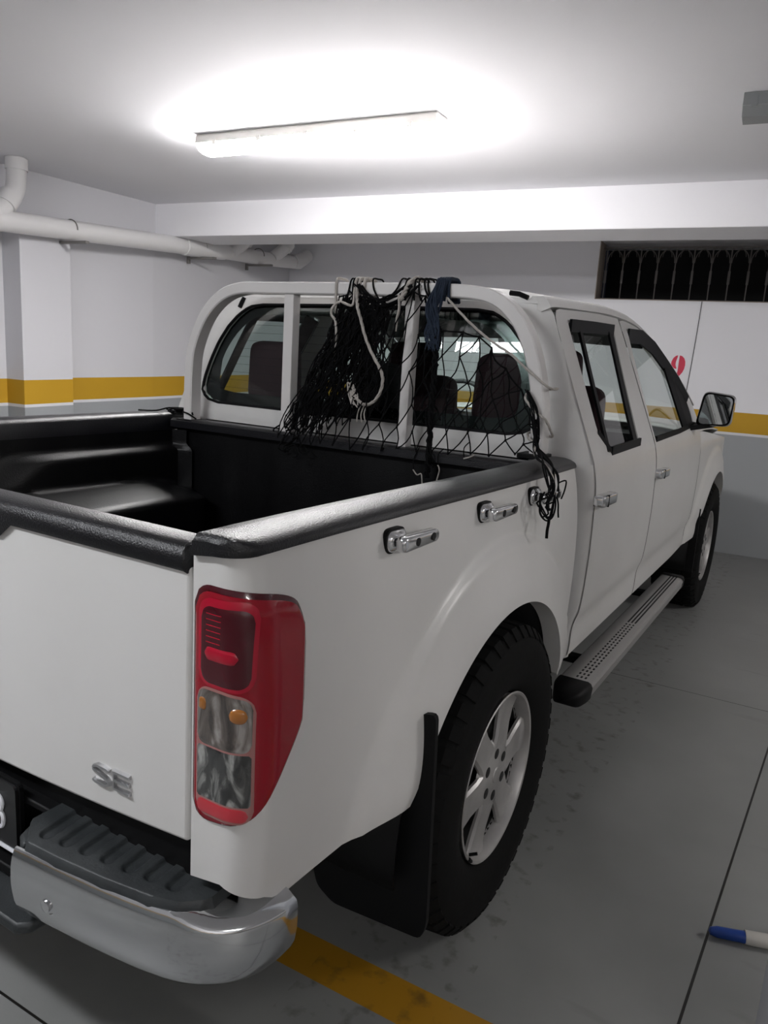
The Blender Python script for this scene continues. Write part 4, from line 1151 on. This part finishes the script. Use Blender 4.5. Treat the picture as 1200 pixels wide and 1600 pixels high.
# gathered tail of the net running over the rail to the foremost cleat
def gather(P0, n, spread, r=.0026):
    for k in range(n):
        ph = rnd.uniform(0, 6.28); sp = spread*rnd.uniform(.3, 1)
        pts = [(x+sp*math.cos(ph+i*1.3), y+sp*math.sin(ph+i*1.7), z+sp*.8*math.sin(ph*2+i*1.1)) for i, (x, y, z) in enumerate(P0)]
        NB.tube(cr_path(pts, 5), r, 5)
gather([(.70, .462, 1.30), (.735, .455, 1.24), (.750, .44, 1.18), (.770, .40, 1.137), (.815, .30, 1.128), (.858, .22, 1.118), (.888, .19, 1.085), (.897, .18, 1.06)], 7, .010, .0022)
gather([(.735, .455, 1.22), (.755, .43, 1.15), (.80, .36, 1.132), (.85, .29, 1.124), (.880, .26, 1.10), (.888, .24, 1.06)], 4, .010, .0022)
gather([(.885, .15, 1.065), (.887, .135, 1.045), (.892, .135, 1.02), (.898, .155, 1.00), (.902, .175, 1.005), (.902, .20, 1.03), (.895, .215, 1.06)], 4, .007, .0022)
for k in range(9):
    a = (.893+rnd.uniform(-.005, .008), .175+rnd.uniform(-.03, .04), 1.055+rnd.uniform(-.03, .04)); strand(a, (a[0]+.003, a[1]+rnd.uniform(-.03, .03), a[2]-rnd.uniform(.01, .04)), .0023, .5)
NB.tube(cr_path([(.900, .170, 1.005), (.904, .158, .99), (.905, .150, .975), (.907, .145, .955)], 4), .0042, 6)
NB.tube(cr_path([(.900, .215, 1.05), (.902, .225, 1.03), (.903, .228, 1.01), (.904, .232, .995)], 4), .0024, 6)
NB.tube(cr_path([(.888, .25, 1.08), (.900, .275, 1.085), (.898, .28, 1.06), (.899, .255, 1.04)], 4), .0020, 6)
for x_, z_ in ((.362, 1.03), (.447, 1.055), (.532, 1.085)):   # strands the white cord ends hang from
    NB.tube(cr_path([(x_, .44, z_), (x_-.008, .45, z_+.03), (x_+.008, .452, max(1.10, z_+.05))], 4), .0018, 5)
o = NB.build('cargo_net', NET, None, 60, merge=False)
tag(o, 'black knotted cargo net draped over the roll bar and tied to the side cleat', 'cargo net')
# knot of black cord where the bar's left foot meets the bed rail
m = MB()
for k in range(6):
    ph = rnd.uniform(0, 6.28)
    m.tube([(-.70+.035*math.cos(a+ph)*(1+.2*k), .50+.02*math.sin(a*2+ph), 1.118+.010*math.sin(a+k)) for a in [2*PI*i/16 for i in range(17)]], .003, 5)
m.tube(cr_path([(-.70, .50, 1.12), (-.73, .46, 1.13), (-.76, .42, 1.118), (-.79, .36, 1.119)], 4), .003, 5)
m.tube(cr_path([(-.67, .47, 1.12), (-.63, .46, 1.115), (-.60, .47, 1.098)], 4), .003, 5)
o = m.build('cord_knot', NET, None, 60); tag(o, 'small tangle of black cord at the left foot of the roll bar', 'cord')

def rope_strands(path, r, n=3, tw=2.2, step=6):
    P = cr_path(path, step); m = MB()
    for k in range(n):
        pts = []
        for i, p in enumerate(P):
            t = (P[min(i+1, len(P)-1)]-P[max(i-1, 0)]).normalized(); u = t.cross(Vector((0, 1, .01))).normalized(); w = t.cross(u)
            a = i*tw/step*1.6+k*2*PI/n; pts.append(p+(u*math.cos(a)+w*math.sin(a))*r*.55)
        m.tube(pts, r*.62, 6)
    return m
def add_mb(a, b_):
    a.add(b_.v, b_.f, 0); return a
# pale rope: wound round the bar, hanging in a hook shape with frayed end
m = rope_strands([(.100, .462, 1.585), (.108, .455, 1.545), (.125, .436, 1.515), (.139, .436, 1.481), (.157, .436, 1.432), (.184, .436, 1.383), (.218, .436, 1.335), (.232, .436, 1.302), (.226, .436, 1.262), (.202, .436, 1.228), (.168, .436, 1.217), (.138, .436, 1.235), (.121, .436, 1.262), (.112, .436, 1.282)], .0048)
for x in (.088, .102, .122): m.tube(bar_loop(x, lean=.004, low=1.548), .0052, 7)
m.tube(cr_path([(.088, .468, 1.56), (.09, .455, 1.525), (.045, .452, 1.535), (.018, .452, 1.518), (.012, .454, 1.495), (.03, .455, 1.47), (.035, .455, 1.40), (.028, .455, 1.33)], 5), .0045, 7)
m.tube(bar_loop(.012, lean=-.004, low=1.50), .0045, 7)
for k in range(12):
    a = Vector((.112+rnd.uniform(-.006, .008), .436, 1.28+rnd.uniform(-.03, .006))); m.tube(cr_path([a, a+Vector((rnd.uniform(-.01, .03), -.003, rnd.uniform(-.03, .015))), a+Vector((rnd.uniform(-.015, .04), -.004, rnd.uniform(-.07, .0)))], 4), .0022, 5)
for x, z in ((.155, 1.215), (.168, 1.214), (.18, 1.218)):
    m.tube(cr_path([(x, .436, z), (x-.01, .436, z-.03), (x-.02+rnd.uniform(0, .02), .436, z-.055)], 4), .002, 5)
o = m.build('pale_rope', ROPEW, None, 60, merge=False); tag(o, 'grubby white rope wound on the roll bar, its hooked frayed end hanging down', 'rope')
m = rope_strands([(.270, .452, 1.545), (.280, .460, 1.572), (.290, .470, 1.598), (.298, .505, 1.614), (.305, .54, 1.60)], .0075)
m.tube(cr_path([(.262, .452, 1.56), (.268, .45, 1.52), (.262, .45, 1.49), (.258, .452, 1.45)], 4), .004, 6)
o = m.build('pale_rope', ROPEW, None, 60, merge=False); tag(o, 'short piece of white rope thrown over the bar at its second upright', 'rope')
# thin pale cord from the bar to the right leg, wrapping it twice, then down to the cleat
m = rope_strands([(.418, .470, 1.556), (.474, .462, 1.509), (.53, .460, 1.465), (.594, .460, 1.425), (.646, .462, 1.397), (.699, .466, 1.355), (.752, .472, 1.318), (.766, .50, 1.308), (.762, .54, 1.31), (.70, .545, 1.30), (.688, .50, 1.29), (.700, .466, 1.272), (.736, .463, 1.240), (.762, .468, 1.222), (.770, .50, 1.19), (.765, .53, 1.17), (.72, .535, 1.175), (.708, .49, 1.178), (.725, .45, 1.165), (.748, .435, 1.155), (.78, .36, 1.132), (.83, .28, 1.124), (.872, .22, 1.112), (.893, .20, 1.085), (.900, .185, 1.06)], .0036)
o = m.build('thin_cord', ROPEW, None, 60, merge=False); tag(o, 'thin pale cord running from the bar round its right leg down to the bed-side cleat', 'rope')
# blue frayed rope bundle
m = MB()
for k in range(26):
    ph = rnd.uniform(0, 6.28); sp = rnd.uniform(.004, .017); x0 = .398+rnd.uniform(-.004, .006)
    pts = [(x0+.004+sp*.8*math.cos(ph), .470-.008*abs(math.sin(ph)), 1.604), (x0+sp*math.cos(ph+.6), .452+sp*.5*math.sin(ph+.6), 1.575), (x0-.008+sp*1.3*math.cos(ph+1.2), .448+sp*.6*math.sin(ph+1.2), 1.54),
           (x0-.012+sp*1.5*math.cos(ph+1.9), .445+sp*.6*math.sin(ph+1.9), 1.505), (x0-.006+sp*1.3*math.cos(ph+2.4), .445+sp*.5*math.sin(ph+2.4), 1.47), (x0+.004+sp*1.1*math.cos(ph+2.9), .446, 1.43-rnd.uniform(0, .03))]
    m.tube(cr_path([(a_+rnd.uniform(-.004, .004), b2, c2+rnd.uniform(-.006, .006)) for a_, b2, c2 in pts], 4), .0034, 5)
for k in range(5):
    x = .388+.008*k; m.tube(bar_loop(x, lean=rnd.uniform(-.006, .006)), .0058, 7)
for k in range(34):
    a = Vector((.395+rnd.uniform(-.02, .02), .444, 1.475+rnd.uniform(-.02, .03))); m.tube([a, a+Vector((rnd.uniform(-.012, .012), -.004, -.03)), a+Vector((rnd.uniform(-.02, .02), -.004, -.06))], .0016, 4)
o = m.build('blue_rope', ROPEB, None, 60, merge=False); tag(o, 'frayed dark blue rope bundle knotted over the roll bar', 'rope')
# loose white cord ends in the shade of the bed
for k, P in enumerate(([(.36, .30, 1.03), (.375, .30, 1.015), (.39, .29, 1.02), (.395, .29, .99)], [(.445, .28, 1.055), (.452, .28, 1.04), (.446, .28, 1.01), (.44, .28, .985)], [(.53, .31, 1.085), (.55, .31, 1.092), (.565, .30, 1.10)])):
    m = MB(); m.tube(cr_path([(x, .44, z) for x, y, z in P], 4), .0022, 6)
    o = m.build('cord_end', ROPEW, None, 60, merge=False)
    tag(o, ['frayed white cord end in the bed, lowest left of three', 'frayed white cord end in the bed, middle of three', 'frayed white cord end in the bed, rightmost and highest of three'][k], 'cord', 'white cord ends caught in the net')
